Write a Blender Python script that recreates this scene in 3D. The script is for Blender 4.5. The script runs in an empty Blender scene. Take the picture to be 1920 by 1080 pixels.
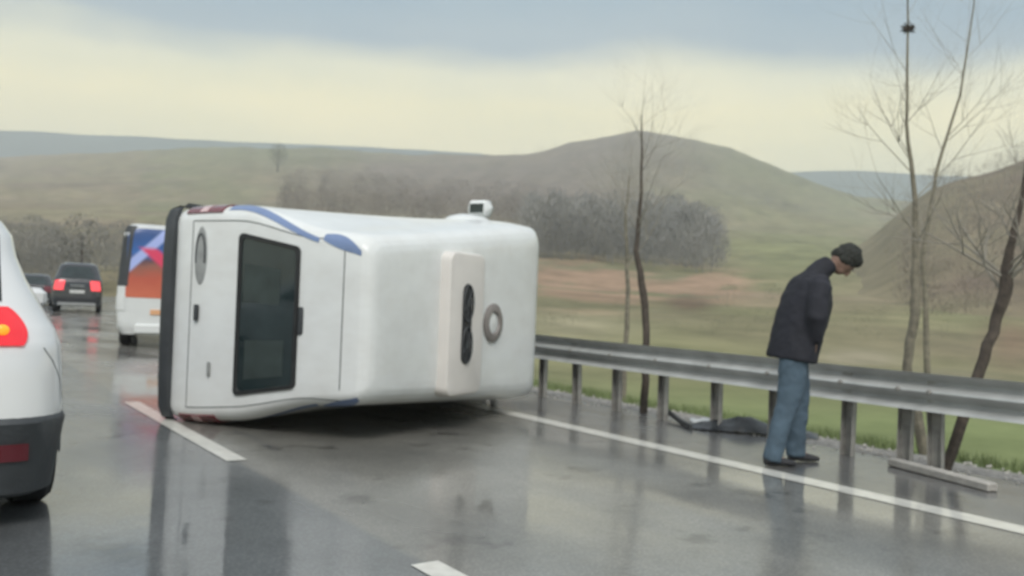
import bpy, math, random
import numpy as np
from mathutils import Vector, Matrix, noise
random.seed(7); rng = np.random.default_rng(7)
SC = bpy.context.scene; COL = SC.collection
R = math.radians

# ------------------------------------------------------------------ camera
FPX = 1650.0
H0, PITCH, ROLL, YAW = 1.264, 0.01387, 0.04546, 0.62215
fw = Vector((math.sin(YAW)*math.cos(PITCH), math.cos(YAW)*math.cos(PITCH), math.sin(PITCH)))
rt0 = Vector((math.cos(YAW), -math.sin(YAW), 0)); up0 = rt0.cross(fw)
RT = rt0*math.cos(ROLL)+up0*math.sin(ROLL); UP = up0*math.cos(ROLL)-rt0*math.sin(ROLL)
cd = bpy.data.cameras.new('camera'); cam = bpy.data.objects.new('camera', cd); COL.objects.link(cam)
cd.sensor_width = 36; cd.lens = 36*FPX/1920; cd.clip_start = .05; cd.clip_end = 30000
m = Matrix((RT, UP, -fw)).transposed().to_4x4(); m.translation = (0, 0, H0); cam.matrix_world = m
cd.dof.use_dof = True; cd.dof.focus_distance = 1.1; cd.dof.aperture_fstop = 6.8
SC.camera = cam

# ------------------------------------------------------------------ light
SC.view_settings.view_transform = 'Standard'; SC.view_settings.look = 'None'
SC.view_settings.gamma = 1; SC.view_settings.use_curve_mapping = False
SC.view_settings.exposure = 0.80
SC.render.engine = 'CYCLES'
SC.cycles.use_denoising = True; SC.cycles.volume_bounces = 2; SC.cycles.max_bounces = 6
SC.cycles.diffuse_bounces = 3; SC.cycles.glossy_bounces = 3; SC.cycles.caustics_reflective = False
SUN_EL, SUN_AZ = R(46), R(212)          # azimuth from +Y towards +X
W = bpy.data.worlds.new('World'); SC.world = W; W.use_nodes = True
nt = W.node_tree; N = nt.nodes; L = nt.links; N.clear()
def nd(tree, t, **k):
    n = tree.nodes.new(t)
    for a, b in k.items():
        if a.startswith('i_'): n.inputs[a[2:].replace('_', ' ')].default_value = b
        else: setattr(n, a, b)
    return n
sky = nd(nt, 'ShaderNodeTexSky', sky_type='NISHITA', sun_disc=False, sun_elevation=SUN_EL, sun_rotation=SUN_AZ, air_density=1.5, dust_density=3)
skm = nd(nt, 'ShaderNodeMixRGB', blend_type='MULTIPLY'); skm.inputs[0].default_value = 1; skm.inputs[2].default_value = (.07, .07, .07, 1)
L.new(sky.outputs[0], skm.inputs[1])
tc = nd(nt, 'ShaderNodeTexCoord'); sp = nd(nt, 'ShaderNodeSeparateXYZ'); L.new(tc.outputs['Generated'], sp.inputs[0])
mp = nd(nt, 'ShaderNodeMapping'); mp.inputs['Scale'].default_value = (1, 1, 3.2); L.new(tc.outputs['Generated'], mp.inputs[0])
n1 = nd(nt, 'ShaderNodeTexNoise', i_Scale=2.0, i_Detail=6.0, i_Roughness=.5); L.new(mp.outputs[0], n1.inputs['Vector'])
ma = nd(nt, 'ShaderNodeMath', operation='MULTIPLY_ADD'); L.new(n1.outputs['Fac'], ma.inputs[0]); ma.inputs[1].default_value = .15; L.new(sp.outputs['Z'], ma.inputs[2])
cr = nd(nt, 'ShaderNodeValToRGB'); L.new(ma.outputs[0], cr.inputs[0])
e = cr.color_ramp.elements
e[0].position = .05; e[0].color = (.67, .61, .37, 1)
e[1].position = 1.0; e[1].color = (.46, .48, .50, 1)
for p_, c_ in ((.275, (.72, .64, .375, 1)), (.31, (.62, .585, .41, 1)), (.345, (.255, .31, .345, 1)), (.385, (.195, .27, .33, 1)), (.45, (.25, .305, .345, 1)), (.52, (.23, .29, .34, 1)), (.75, (.40, .43, .46, 1))):
    q = e.new(p_); q.color = c_
n2 = nd(nt, 'ShaderNodeTexNoise', i_Scale=3.4, i_Detail=6.0); L.new(mp.outputs[0], n2.inputs['Vector'])
c2 = nd(nt, 'ShaderNodeValToRGB'); L.new(n2.outputs['Fac'], c2.inputs[0])
c2.color_ramp.elements[0].position = .3; c2.color_ramp.elements[0].color = (.86, .90, .94, 1)
c2.color_ramp.elements[1].position = .7; c2.color_ramp.elements[1].color = (1.08, 1.06, 1.03, 1)
mm = nd(nt, 'ShaderNodeMixRGB', blend_type='MULTIPLY'); mm.inputs[0].default_value = 1
L.new(cr.outputs[0], mm.inputs[1]); L.new(c2.outputs[0], mm.inputs[2])
mx = nd(nt, 'ShaderNodeMixRGB'); mx.inputs[0].default_value = .92
L.new(skm.outputs[0], mx.inputs[1]); L.new(mm.outputs[0], mx.inputs[2])
bg = nd(nt, 'ShaderNodeBackground'); bg.inputs[1].default_value = 1.0; L.new(mx.outputs[0], bg.inputs[0])
wo = nd(nt, 'ShaderNodeOutputWorld'); L.new(bg.outputs[0], wo.inputs[0])
sl = bpy.data.lights.new('sun', 'SUN'); so = bpy.data.objects.new('sun', sl); COL.objects.link(so)
sl.energy = 1.5; sl.angle = R(25); sl.color = (1, .97, .92)
sd = Vector((math.sin(SUN_AZ)*math.cos(SUN_EL), math.cos(SUN_AZ)*math.cos(SUN_EL), math.sin(SUN_EL)))
so.rotation_euler = sd.to_track_quat('Z', 'Y').to_euler(); so.location = (0, 0, 50)

# ------------------------------------------------------------------ helpers
def mat(name, col, rough=.6, metal=0, var=.12, scale=6, bump=0, bscale=40, coat=0, spec=.5, emit=None, es=0):
    M = bpy.data.materials.new(name); M.use_nodes = True; t = M.node_tree
    b = t.nodes['Principled BSDF']; co = nd(t, 'ShaderNodeTexCoord')
    n = nd(t, 'ShaderNodeTexNoise', i_Scale=float(scale), i_Detail=5.0); t.links.new(co.outputs['Object'], n.inputs['Vector'])
    r = nd(t, 'ShaderNodeValToRGB'); t.links.new(n.outputs['Fac'], r.inputs[0])
    r.color_ramp.elements[0].position = .3; r.color_ramp.elements[1].position = .7
    r.color_ramp.elements[0].color = (*[c*(1-var) for c in col], 1); r.color_ramp.elements[1].color = (*[min(1, c*(1+var)) for c in col], 1)
    t.links.new(r.outputs[0], b.inputs['Base Color'])
    b.inputs['Roughness'].default_value = rough; b.inputs['Metallic'].default_value = metal
    b.inputs['Coat Weight'].default_value = coat; b.inputs['Coat Roughness'].default_value = .08
    b.inputs['Specular IOR Level'].default_value = spec
    if emit: b.inputs['Emission Color'].default_value = (*emit, 1); b.inputs['Emission Strength'].default_value = es
    if bump:
        n2 = nd(t, 'ShaderNodeTexNoise', i_Scale=float(bscale), i_Detail=4.0); t.links.new(co.outputs['Object'], n2.inputs['Vector'])
        bp = nd(t, 'ShaderNodeBump', i_Strength=bump, i_Distance=.02); t.links.new(n2.outputs['Fac'], bp.inputs['Height']); t.links.new(bp.outputs[0], b.inputs['Normal'])
    return M
class MB:
    def __init__(s): s.v = []; s.f = []
    def add(s, v, f):
        o = len(s.v); s.v += [tuple(p) for p in v]; s.f += [tuple(i+o for i in q) for q in f]
    def grid(s, P, flip=False, closeu=False):
        nr, nc = len(P), len(P[0]); v = [p for row in P for p in row]; f = []
        for i in range(nr-1):
            for j in range(nc if closeu else nc-1):
                k = (j+1) % nc
                q = (i*nc+j, i*nc+k, (i+1)*nc+k, (i+1)*nc+j); f.append(q[::-1] if flip else q)
        s.add(v, f)
    def box(s, c, d, M=None, b=0):
        x, y, z = [a/2 for a in d]; c = Vector(c)
        if b:
            b = min(b, x*.9, y*.9, z*.9); P = []
            for zz, ins in ((-z, b), (-z+b, 0), (z-b, 0), (z, b)):
                row = []
                for sx, sy in ((1, 1), (-1, 1), (-1, -1), (1, -1)):
                    xx, yy = x-ins, y-ins
                    a = [(sx*xx, sy*(yy-b*.7)), (sx*(xx-b*.7), sy*yy)]
                    if sx*sy < 0: a = a[::-1]
                    row += [(p[0], p[1], zz) for p in a]
                P.append([(M @ Vector(p) if M else Vector(p))+c for p in row])
            s.grid(P, closeu=True); n = 8; o = len(s.v)-4*n
            s.f.append(tuple(range(o+n-1, o-1, -1))); s.f.append(tuple(range(o+3*n, o+4*n)))
        else:
            v = [Vector((sx*x, sy*y, sz*z)) for sz in (-1, 1) for sx, sy in ((-1, -1), (1, -1), (1, 1), (-1, 1))]
            v = [(M @ p if M else p)+c for p in v]
            s.add(v, [(3, 2, 1, 0), (4, 5, 6, 7), (0, 1, 5, 4), (1, 2, 6, 5), (2, 3, 7, 6), (3, 0, 4, 7)])
    def tube(s, pts, rad, n=8, cap=True):
        pts = [Vector(p) for p in pts]
        if not hasattr(rad, '__len__'): rad = [rad]*len(pts)
        rows = []; ref = None
        for i, p in enumerate(pts):
            d = (pts[min(i+1, len(pts)-1)]-pts[max(i-1, 0)])
            if d.length < 1e-9: d = Vector((0, 0, 1))
            d.normalize()
            if ref is None: ref = Vector((0, 1, 0)) if abs(d.y) < .8 else Vector((1, 0, 0))
            a = (ref-d*ref.dot(d)).normalized(); ref = a; b = d.cross(a)
            r = rad[i]; ra, rb = r if hasattr(r, '__len__') else (r, r)
            rows.append([p+a*(ra*math.cos(2*math.pi*k/n))+b*(rb*math.sin(2*math.pi*k/n)) for k in range(n)])
        o = len(s.v); s.grid(rows, closeu=True)
        if cap:
            s.f.append(tuple(range(o+n-1, o-1, -1))); e = o+(len(rows)-1)*n; s.f.append(tuple(range(e, e+n)))
    def ell(s, c, rad, M=None, nu=16, nv=10):
        P = []
        for i in range(nv+1):
            t = math.pi*i/nv
            t = min(max(t, .02), math.pi-.02)
            P.append([(lambda q: (M @ q if M else q)+Vector(c))(Vector((rad[0]*math.sin(t)*math.cos(2*math.pi*k/nu), rad[1]*math.sin(t)*math.sin(2*math.pi*k/nu), -rad[2]*math.cos(t)))) for k in range(nu)])
        o = len(s.v); s.grid(P, closeu=True); s.f.append(tuple(range(o+nu-1, o-1, -1))); e = o+nv*nu; s.f.append(tuple(range(e, e+nu)))
    def build(s, name, m, parent=None, smooth=True, loc=None):
        me = bpy.data.meshes.new(name); me.from_pydata([tuple(p) for p in s.v], [], s.f); me.materials.append(m)
        me.polygons.foreach_set('use_smooth', [smooth]*len(me.polygons)); me.update()
        o = bpy.data.objects.new(name, me); COL.objects.link(o)
        if smooth == 'auto' or smooth is True:
            try: me.set_sharp_from_angle(angle=R(38))
            except Exception: pass
        if parent: o.parent = parent
        if loc is not None: o.location = loc
        return o
def tag(o, label=None, cat=None, group=None, kind=None):
    for k, v in (('label', label), ('category', cat), ('group', group), ('kind', kind)):
        if v: o[k] = v
    return o
def thing(name, label, cat, loc=(0, 0, 0), rz=0, group=None):
    o = bpy.data.objects.new(name, None); COL.objects.link(o); o.location = loc; o.rotation_euler = (0, 0, rz)
    o.empty_display_size = .2
    return tag(o, label, cat, group)
def interp(x, xs, ys): return float(np.interp(x, xs, ys))

# ---------------------------------------------------------------- the road's line: straight-ish here, bending right ahead
S = np.arange(-40, 125, .5)
K = np.where(S < 9, .0015, np.where(S < 16, .0015+(S-9)/7*.0065, .008))
TH = np.cumsum(K)*.5; TH -= np.interp(0, S, TH)
RX = np.cumsum(np.sin(TH))*.5; RY = np.cumsum(np.cos(TH))*.5
RX -= np.interp(0, S, RX); RY -= np.interp(0, S, RY)
def road(s, a, z=0):
    t = float(np.interp(s, S, TH)); return Vector((float(np.interp(s, S, RX))+a*math.cos(t), float(np.interp(s, S, RY))-a*math.sin(t), z))
def rdir(s): return float(np.interp(s, S, TH))
A_DASH, A_SOLID, A_RAIL, RAILTOP = 2.14, 5.73, 7.14, .82

# ---------------------------------------------------------------- materials
def road_mat():
    M = bpy.data.materials.new('wet_asphalt'); M.use_nodes = True; t = M.node_tree; b = t.nodes['Principled BSDF']; l = t.links
    g = nd(t, 'ShaderNodeNewGeometry'); uv = nd(t, 'ShaderNodeUVMap'); uv.uv_map = 'lane'
    su = nd(t, 'ShaderNodeSeparateXYZ'); l.new(uv.outputs[0], su.inputs[0])
    # asphalt right of the dashed line is paler and warmer than the left lane
    nz = nd(t, 'ShaderNodeTexNoise', i_Scale=.9, i_Detail=6.0, i_Roughness=.6); l.new(g.outputs['Position'], nz.inputs['Vector'])
    mr = nd(t, 'ShaderNodeMapRange'); l.new(su.outputs['X'], mr.inputs[0]); mr.inputs[1].default_value = A_DASH-.03; mr.inputs[2].default_value = A_DASH+.03
    mr2 = nd(t, 'ShaderNodeMapRange'); l.new(su.outputs['X'], mr2.inputs[0]); mr2.inputs[1].default_value = A_SOLID+.05; mr2.inputs[2].default_value = A_SOLID+.3
    c1 = nd(t, 'ShaderNodeMixRGB'); l.new(mr.outputs[0], c1.inputs[0]); c1.inputs[1].default_value = (.135, .143, .147, 1); c1.inputs[2].default_value = (.22, .213, .19, 1)
    c2 = nd(t, 'ShaderNodeMixRGB'); l.new(mr2.outputs[0], c2.inputs[0]); l.new(c1.outputs[0], c2.inputs[1]); c2.inputs[2].default_value = (.12, .118, .116, 1)
    c3 = nd(t, 'ShaderNodeMixRGB', blend_type='MULTIPLY'); c3.inputs[0].default_value = 1; l.new(c2.outputs[0], c3.inputs[1])
    rr = nd(t, 'ShaderNodeValToRGB'); l.new(nz.outputs['Fac'], rr.inputs[0]); rr.color_ramp.elements[0].position = .3; rr.color_ramp.elements[1].position = .7
    rr.color_ramp.elements[0].color = (.62, .63, .64, 1); rr.color_ramp.elements[1].color = (1.25, 1.25, 1.25, 1)
    l.new(rr.outputs[0], c3.inputs[2]); l.new(c3.outputs[0], b.inputs['Base Color'])
    nb = nd(t, 'ShaderNodeTexNoise', i_Scale=1.7, i_Detail=5.0, i_Roughness=.6); l.new(g.outputs['Position'], nb.inputs['Vector'])
    rb = nd(t, 'ShaderNodeValToRGB'); l.new(nb.outputs['Fac'], rb.inputs[0]); rb.color_ramp.elements[0].position = .33; rb.color_ramp.elements[0].color = (.45, .44, .43, 1); rb.color_ramp.elements[1].position = .42; rb.color_ramp.elements[1].color = (1, 1, 1, 1)
    ag = nd(t, 'ShaderNodeTexVoronoi', i_Scale=55.0); l.new(g.outputs['Position'], ag.inputs['Vector']); ra = nd(t, 'ShaderNodeMapRange'); l.new(ag.outputs['Distance'], ra.inputs[0]); ra.inputs[2].default_value = .6; ra.inputs[3].default_value = 1.25; ra.inputs[4].default_value = .75
    c4 = nd(t, 'ShaderNodeMixRGB', blend_type='MULTIPLY'); c4.inputs[0].default_value = 1; l.new(c3.outputs[0], c4.inputs[1]); l.new(rb.outputs[0], c4.inputs[2])
    c5 = nd(t, 'ShaderNodeMixRGB', blend_type='MULTIPLY'); c5.inputs[0].default_value = 1; l.new(c4.outputs[0], c5.inputs[1]); l.new(ra.outputs[0], c5.inputs[2]); l.new(c5.outputs[0], b.inputs['Base Color'])
    fine = nd(t, 'ShaderNodeTexNoise', i_Scale=90.0, i_Detail=3.0); l.new(g.outputs['Position'], fine.inputs['Vector'])
    bp = nd(t, 'ShaderNodeBump', i_Strength=.5, i_Distance=.006); l.new(fine.outputs['Fac'], bp.inputs['Height']); l.new(bp.outputs[0], b.inputs['Normal'])
    b.inputs['Roughness'].default_value = .55
    # the film of water: thin, uneven, nearly level
    n3 = nd(t, 'ShaderNodeTexNoise', i_Scale=.55, i_Detail=4.0); mpp = nd(t, 'ShaderNodeMapping'); mpp.inputs['Scale'].default_value = (1.6, .6, 1)
    l.new(g.outputs['Position'], mpp.inputs[0]); l.new(mpp.outputs[0], n3.inputs['Vector'])
    m3 = nd(t, 'ShaderNodeMapRange'); l.new(n3.outputs['Fac'], m3.inputs[0]); m3.inputs[1].default_value = .35; m3.inputs[2].default_value = .65; m3.inputs[3].default_value = .05; m3.inputs[4].default_value = .28
    l.new(m3.outputs[0], b.inputs['Coat Roughness'])
    b.inputs['Coat Weight'].default_value = .95; b.inputs['Coat IOR'].default_value = 1.8
    n4 = nd(t, 'ShaderNodeTexNoise', i_Scale=7.0, i_Detail=3.0); l.new(g.outputs['Position'], n4.inputs['Vector'])
    b4 = nd(t, 'ShaderNodeBump', i_Strength=.10, i_Distance=.01); l.new(n4.outputs['Fac'], b4.inputs['Height']); l.new(b4.outputs[0], b.inputs['Coat Normal'])
    return M
M_road = road_mat()
M_paint = mat('worn_road_paint', (.66, .65, .60), .4, var=.14, scale=9, bump=.2, bscale=80, coat=.6)
M_seam = mat('panel_gap_rubber', (.13, .135, .14), .8, var=.1)
M_gravel = mat('wet_gravel', (.24, .23, .215), .75, var=.35, scale=14, bump=.8, bscale=30)
M_conc = mat('pale_concrete', (.42, .40, .37), .8, var=.18, scale=9, bump=.4)
M_white = mat('white_van_paint', (.70, .72, .72), .32, var=.025, scale=2.2, coat=.5)
def grimy(name, col, dirt, amount):
    M = mat(name, col, .34, var=.02, coat=.4); t = M.node_tree; b = t.nodes['Principled BSDF']; src = b.inputs['Base Color'].links[0].from_socket
    co = nd(t, 'ShaderNodeTexCoord'); mp = nd(t, 'ShaderNodeMapping'); mp.inputs['Scale'].default_value = (1.2, 1.8, 1.0); t.links.new(co.outputs['Object'], mp.inputs[0])
    n = nd(t, 'ShaderNodeTexNoise', i_Scale=2.4, i_Detail=9.0, i_Roughness=.65); t.links.new(mp.outputs[0], n.inputs['Vector'])
    r = nd(t, 'ShaderNodeMapRange'); r.inputs[1].default_value = .42; r.inputs[2].default_value = .78; r.inputs[4].default_value = amount; t.links.new(n.outputs['Fac'], r.inputs[0])
    x = nd(t, 'ShaderNodeMixRGB'); x.inputs[2].default_value = (*dirt, 1); t.links.new(r.outputs[0], x.inputs[0]); t.links.new(src, x.inputs[1]); t.links.new(x.outputs[0], b.inputs['Base Color'])
    r2 = nd(t, 'ShaderNodeMapRange'); r2.inputs[3].default_value = .28; r2.inputs[4].default_value = .6; t.links.new(n.outputs['Fac'], r2.inputs[0]); t.links.new(r2.outputs[0], b.inputs['Roughness']); return M
M_van = grimy('road_dirty_white_paint', (.76, .78, .78), (.45, .42, .38), .26)
M_white2 = mat('white_suv_paint', (.72, .73, .74), .25, var=.02, scale=2, coat=.8)
M_cream = mat('cream_plastic', (.68, .65, .62), .5, var=.04, scale=5)
M_glass = mat('dark_tinted_glass', (.02, .032, .034), .07, var=.3, scale=3, coat=.3)
M_greyp = mat('dark_grey_bumper_plastic', (.045, .05, .055), .5, var=.15, scale=6, bump=.2)
M_black = mat('black_rubber', (.018, .019, .02), .6, var=.25, scale=9, bump=.2)
M_under = mat('dirty_underbody_metal', (.05, .047, .045), .7, metal=.3, var=.4, scale=5, bump=.4)
M_red = mat('dark_red_lamp_lens', (.14, .010, .018), .12, var=.1, coat=1)
M_redlit = mat('lit_red_lamp_lens', (.42, .003, .008), .15, var=.1, coat=1, emit=(1, .0, .02), es=.3)
M_redfar = mat('lit_red_car_lamp', (.55, .01, .02), .2, var=.1, emit=(1, .10, .11), es=.7)
M_amber = mat('lit_amber_lamp', (.8, .25, .02), .2, var=.05, emit=(1, .30, .02), es=.6)
M_pinkl = mat('clear_lamp_lens', (.62, .42, .42), .15, var=.05, coat=1)
M_blue = mat('blue_vinyl_stripe', (.17, .24, .42), .4, var=.08, coat=.4)
M_grey = mat('grey_vinyl', (.30, .31, .31), .5, var=.15, scale=10)
M_steel = mat('galvanised_steel', (.52, .53, .52), .42, metal=.35, var=.14, scale=4, bump=.15, bscale=20)
M_post = mat('weathered_steel_post', (.33, .32, .30), .6, metal=.2, var=.25, scale=8)
M_rim = mat('alloy_rim', (.45, .46, .47), .3, metal=.8, var=.1)
M_dark = mat('dark_car_paint', (.022, .024, .03), .2, var=.1, coat=.9)
M_plate = mat('white_number_plate', (.62, .63, .62), .4, var=.05)
M_bark = mat('wet_bark', (.075, .060, .048), .8, var=.35, scale=14, bump=.6)
M_bark2 = mat('pale_olive_bark', (.21, .19, .145), .8, var=.3, scale=14, bump=.5)
M_twig = mat('bare_twigs', (.30, .28, .24), .8, var=.25, scale=2)
M_grove = mat('grey_brown_bare_wood', (.215, .21, .195), .9, var=.35, scale=.05)
M_scrub = mat('brown_scrub', (.165, .135, .108), .9, var=.35, scale=.05)
M_olive = mat('olive_scrub', (.12, .125, .075), .9, var=.3, scale=.05)

# ---------------------------------------------------------------- setting: road
def sweep(name, m, ss, prof, uv=False, parent=None, flip=False):
    b = MB(); rows = [[road(s, a, z) for a, z in prof] for s in ss]; b.grid(rows, flip=flip)
    o = b.build(name, m, parent)
    if uv:
        u = o.data.uv_layers.new(name='lane'); nc = len(prof)
        for lp in o.data.loops:
            i, j = divmod(lp.vertex_index, nc); u.data[lp.index].uv = (prof[j][0], float(ss[i]))
    return o
SS = np.arange(-30, 118, 1.0)
rd = sweep('road', M_road, SS, [(-6.5, 0), (-3, .0), (0, 0), (A_DASH, 0), (4, 0), (A_SOLID, 0), (6.6, 0), (7.45, -.01)], uv=True, flip=True)
tag(rd, kind='structure')
sweep('solid_edge_line', M_paint, np.arange(-30, 118, 1.), [(A_SOLID-.11, .004), (A_SOLID+.11, .004)], parent=rd, flip=True)
# dashes, 4 m painted and about 3 m open
for s0, s1 in ((-6.6, -3.3), (-.2, 3.62), (6.40, 9.95), (19.6, 23.1), (26.2, 29.7), (32.8, 36.3), (39.4, 42.9), (46, 49.5), (52.6, 56.1)):
    sweep('dash_line', M_paint, np.linspace(s0, s1, 8), [(A_DASH-.075, .004), (A_DASH+.075, .004)], parent=rd, flip=True)
sweep('left_edge_line', M_paint, np.arange(-30, 118, 1.), [(-1.55, .004), (-1.40, .004)], parent=rd, flip=True)
vg = sweep('gravel_verge', M_gravel, np.arange(-30, 118, .5), [(7.43, -.012), (7.7, .0), (8.05, -.03), (8.5, -.14)], flip=True)
tag(vg, kind='structure')
for v in vg.data.vertices: v.co.z += .03*(noise.noise(v.co*2.3)) if v.co.z > -.011 or v.co.z < -.02 else 0
def bank_mat():
    return mat('wet_verge_grass', (.15, .195, .075), .9, var=.35, scale=1.3, bump=.7, bscale=25)
M_grass = bank_mat()
bk = sweep('grass_verge', M_grass, np.arange(-30, 118, 1.), [(8.3, -.13), (8.9, -.16), (10, -.32), (13, -1.0), (20, -2.4)], flip=True)
tag(bk, kind='structure')
bl = sweep('left_verge', M_grass, np.arange(-30, 118, 1.), [(-14, -2.4), (-9, -.6), (-6.4, -.02)], flip=True)
tag(bl, kind='structure')

# ---------------------------------------------------------------- setting: terrain, hills
def hor(px): return 519+.04549*px
def azi(px): return YAW+math.atan((px-960)/FPX)
def gp(px, d, z):            # point at plan depth d along the view, under picture column px, at height z
    t = (px-960)/FPX
    return Vector((math.sin(YAW)*d+math.cos(YAW)*t*d, math.cos(YAW)*d-math.sin(YAW)*t*d, z))
def zof(e, d): return H0+e/FPX*d
TD = [9, 20, 36, 60, 100, 170, 300, 480, 700, 900, 1060, 1300, 1600]
TC = [-1500, -500, 0, 150, 350, 600, 750, 900, 1000, 1100, 1180, 1260, 1350, 1430, 1500, 1600, 1750, 1920, 2400, 3300]
Zs = {9: -2.4, 20: -2.4, 36: -2.3, 60: -1.9}
EE = {   # tangent*FPX above the road's level, by column
 100: [10]*5+[0, 0, -6, -10, -12, -12, -12, -10, -8, -5, -2, 0, 0, 0, 0],
 170: [70, 60, 50, 45, 45, 45, 45, 45, 40, 35, 32, 32, 36, 40, 42, 42, 42, 42, 40, 40],
 300: [120, 110, 100, 100, 100, 100, 100, 100, 98, 98, 98, 95, 92, 95, 98, 98, 95, 90, 90, 90],
 480: [165, 160, 150, 150, 155, 165, 165, 165, 165, 165, 165, 165, 155, 152, 150, 150, 140, 140, 140, 140],
 700: [200, 200, 190, 195, 215, 235, 225, 222, 230, 245, 262, 252, 232, 210, 195, 185, 185, 190, 190, 190],
 900: [220, 225, 222, 238, 255, 266, 262, 268, 283, 308, 333, 324, 302, 280, 256, 226, 215, 215, 210, 210],
 1060: [215, 220, 220, 238, 258, 264, 262, 262, 268, 290, 306, 300, 284, 262, 240, 215, 205, 205, 205, 205]}
def terr_z(px, d):
    zs = []
    for q in TD:
        if q in Zs: zs.append(Zs[q])
        elif q in EE: zs.append(zof(interp(px, TC, EE[q]), q))
        elif q == 1300: zs.append(60)
        else: zs.append(30)
    z = float(np.interp(math.log(d), np.log(TD), zs))
    p = gp(px, d, 0)
    a = min(1, max(0, (d-40)/120))
    z += a*(noise.fractal(Vector((p.x, p.y, 0))*.012, 1, 2, 4)*d*.0045)
    return z
PX = np.r_[np.linspace(-1500, -150, 22), np.linspace(-120, 2050, 230), np.linspace(2100, 3300, 22)]
DD = np.exp(np.linspace(math.log(9), math.log(1600), 130))
def blob(px, d, cx, cd, wx, wd):     # soft patch of ground, widths in columns and in log distance
    return math.exp(-((px-cx)/wx)**2-((math.log(d)-math.log(cd))/wd)**2)
def terr_col(px, d, p):
    n = noise.fractal(Vector((p.x, p.y, 3))*.02, 1, 2, 5); n2 = noise.fractal(Vector((p.x, p.y, 9))*.006, 1, 2, 3)
    g = np.array((.20, .205, .10)); br = np.array((.275, .215, .145)); ol = np.array((.24, .218, .14)); dk = np.array((.18, .148, .12)); red = np.array((.30, .205, .14)); pale = np.array((.40, .35, .26))
    n3 = noise.fractal(Vector((p.x, p.y, 5))*.07, 1, 2, 5); c = ol*(1-.5)+br*.5
    def mixc(c, t, w): w = max(0, min(1, w)); return c*(1-w)+t*w
    c = mixc(c, g, .42+n*1.3+n2*1.2); c = mixc(c, dk, .9*max(0, n2*1.6-n*.5-.1)*min(1, d/320))
    if px < 250: c = mixc(c, br*.95, .45)
    c = mixc(c, g*.9, 1.1*blob(px, d, 560, 850, 260, .25))                # green shoulder of the left hill
    c = mixc(c, dk*1.02, 1.15*blob(px, d, 880, 620, 330, .42)+n*.5)         # brown scrubby flank
    c = mixc(c, dk, .7*blob(px, d, 1150, 850, 260, .3)*(1+n))
    c = mixc(c, g*.85, .8*blob(px, d, 1480, 900, 200, .35))
    c = mixc(c, g*1.05, 1.1*blob(px, d, 1500, 300, 190, .55))             # green field
    c = mixc(c, red*1.1, 1.9*blob(px, d, 1300, 160, 85, .30)*(.7+2.4*n3))
    c = mixc(c, red*.5, 1.5*blob(px, d, 1295, 122, 40, .13))
    c = mixc(c, red, 1.9*blob(px, d, 1090, 150, 130, .33)*(.6+2.4*n3))
    c = mixc(c, red*.75, .8*blob(px, d, 1120, 120, 110, .1))
    c = mixc(c, pale*.9, .7*blob(px, d, 1090, 78, 130, .16))
    c = mixc(c, pale, 1.3*blob(px, d, 1610, 62, 80, .07))
    c = mixc(c, pale*.7, .8*blob(px, d, 1780, 50, 120, .12))
    c = mixc(c, red*.8, .9*blob(px, d, 1900, 80, 50, .25))
    c = mixc(c, br, .4*blob(px, d, 1450, 130, 180, .3)*(.6+2*n3)); c = mixc(c, np.array((.25, .24, .13)), .55*blob(px, d, 1350, 75, 420, .35))
    c = mixc(c, np.array((.165, .20, .085)), .9*min(1, max(0, (44-d)/14)))
    return c*(1+.16*n+.22*n3)
P = [[gp(px, d, terr_z(px, d)) for px in PX] for d in DD]
b = MB(); b.grid(P)
M_terr = bpy.data.materials.new('hillside_ground'); M_terr.use_nodes = True
t = M_terr.node_tree; bs = t.nodes['Principled BSDF']; vc = nd(t, 'ShaderNodeVertexColor'); vc.layer_name = 'soil'
g_ = nd(t, 'ShaderNodeNewGeometry'); nn = nd(t, 'ShaderNodeTexNoise', i_Scale=.11, i_Detail=9.0, i_Roughness=.7); t.links.new(g_.outputs['Position'], nn.inputs['Vector'])
rr = nd(t, 'ShaderNodeValToRGB'); t.links.new(nn.outputs['Fac'], rr.inputs[0]); rr.color_ramp.elements[0].position = .35; rr.color_ramp.elements[0].color = (.72, .73, .70, 1); rr.color_ramp.elements[1].position = .62; rr.color_ramp.elements[1].color = (1.12, 1.1, 1.1, 1)
mg = nd(t, 'ShaderNodeMixRGB', blend_type='MULTIPLY'); mg.inputs[0].default_value = 1; t.links.new(vc.outputs[0], mg.inputs[1]); t.links.new(rr.outputs[0], mg.inputs[2])
t.links.new(mg.outputs[0], bs.inputs['Base Color']); bs.inputs['Roughness'].default_value = .95; bs.inputs['Specular IOR Level'].default_value = .15
te = b.build('terrain', M_terr); tag(te, kind='structure')
ca = te.data.color_attributes.new('soil', 'FLOAT_COLOR', 'POINT')
cols = []
for i, d in enumerate(DD):
    for j, px in enumerate(PX): cols += [*terr_col(px, d, P[i][j]), 1]
ca.data.foreach_set('color', cols)
# ground below and beyond everything
b = MB(); b.add([(-9000, -9000, -14), (9000, -9000, -14), (9000, 9000, -14), (-9000, 9000, -14)], [(0, 1, 2, 3)])
b.v = [(x*.25, y*.25, z) for x, y, z in b.v]
tag(b.build('ground', mat('far_ground', (.16, .165, .10), .95, var=.2, scale=.01)), kind='structure')
b = MB(); b.grid([[gp(px, d, z) for px in (-1500, 3300)] for d, z in ((-60, -2.45), (9.2, -2.45))])
tag(b.build('near_ground', M_grass), kind='structure')
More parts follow.
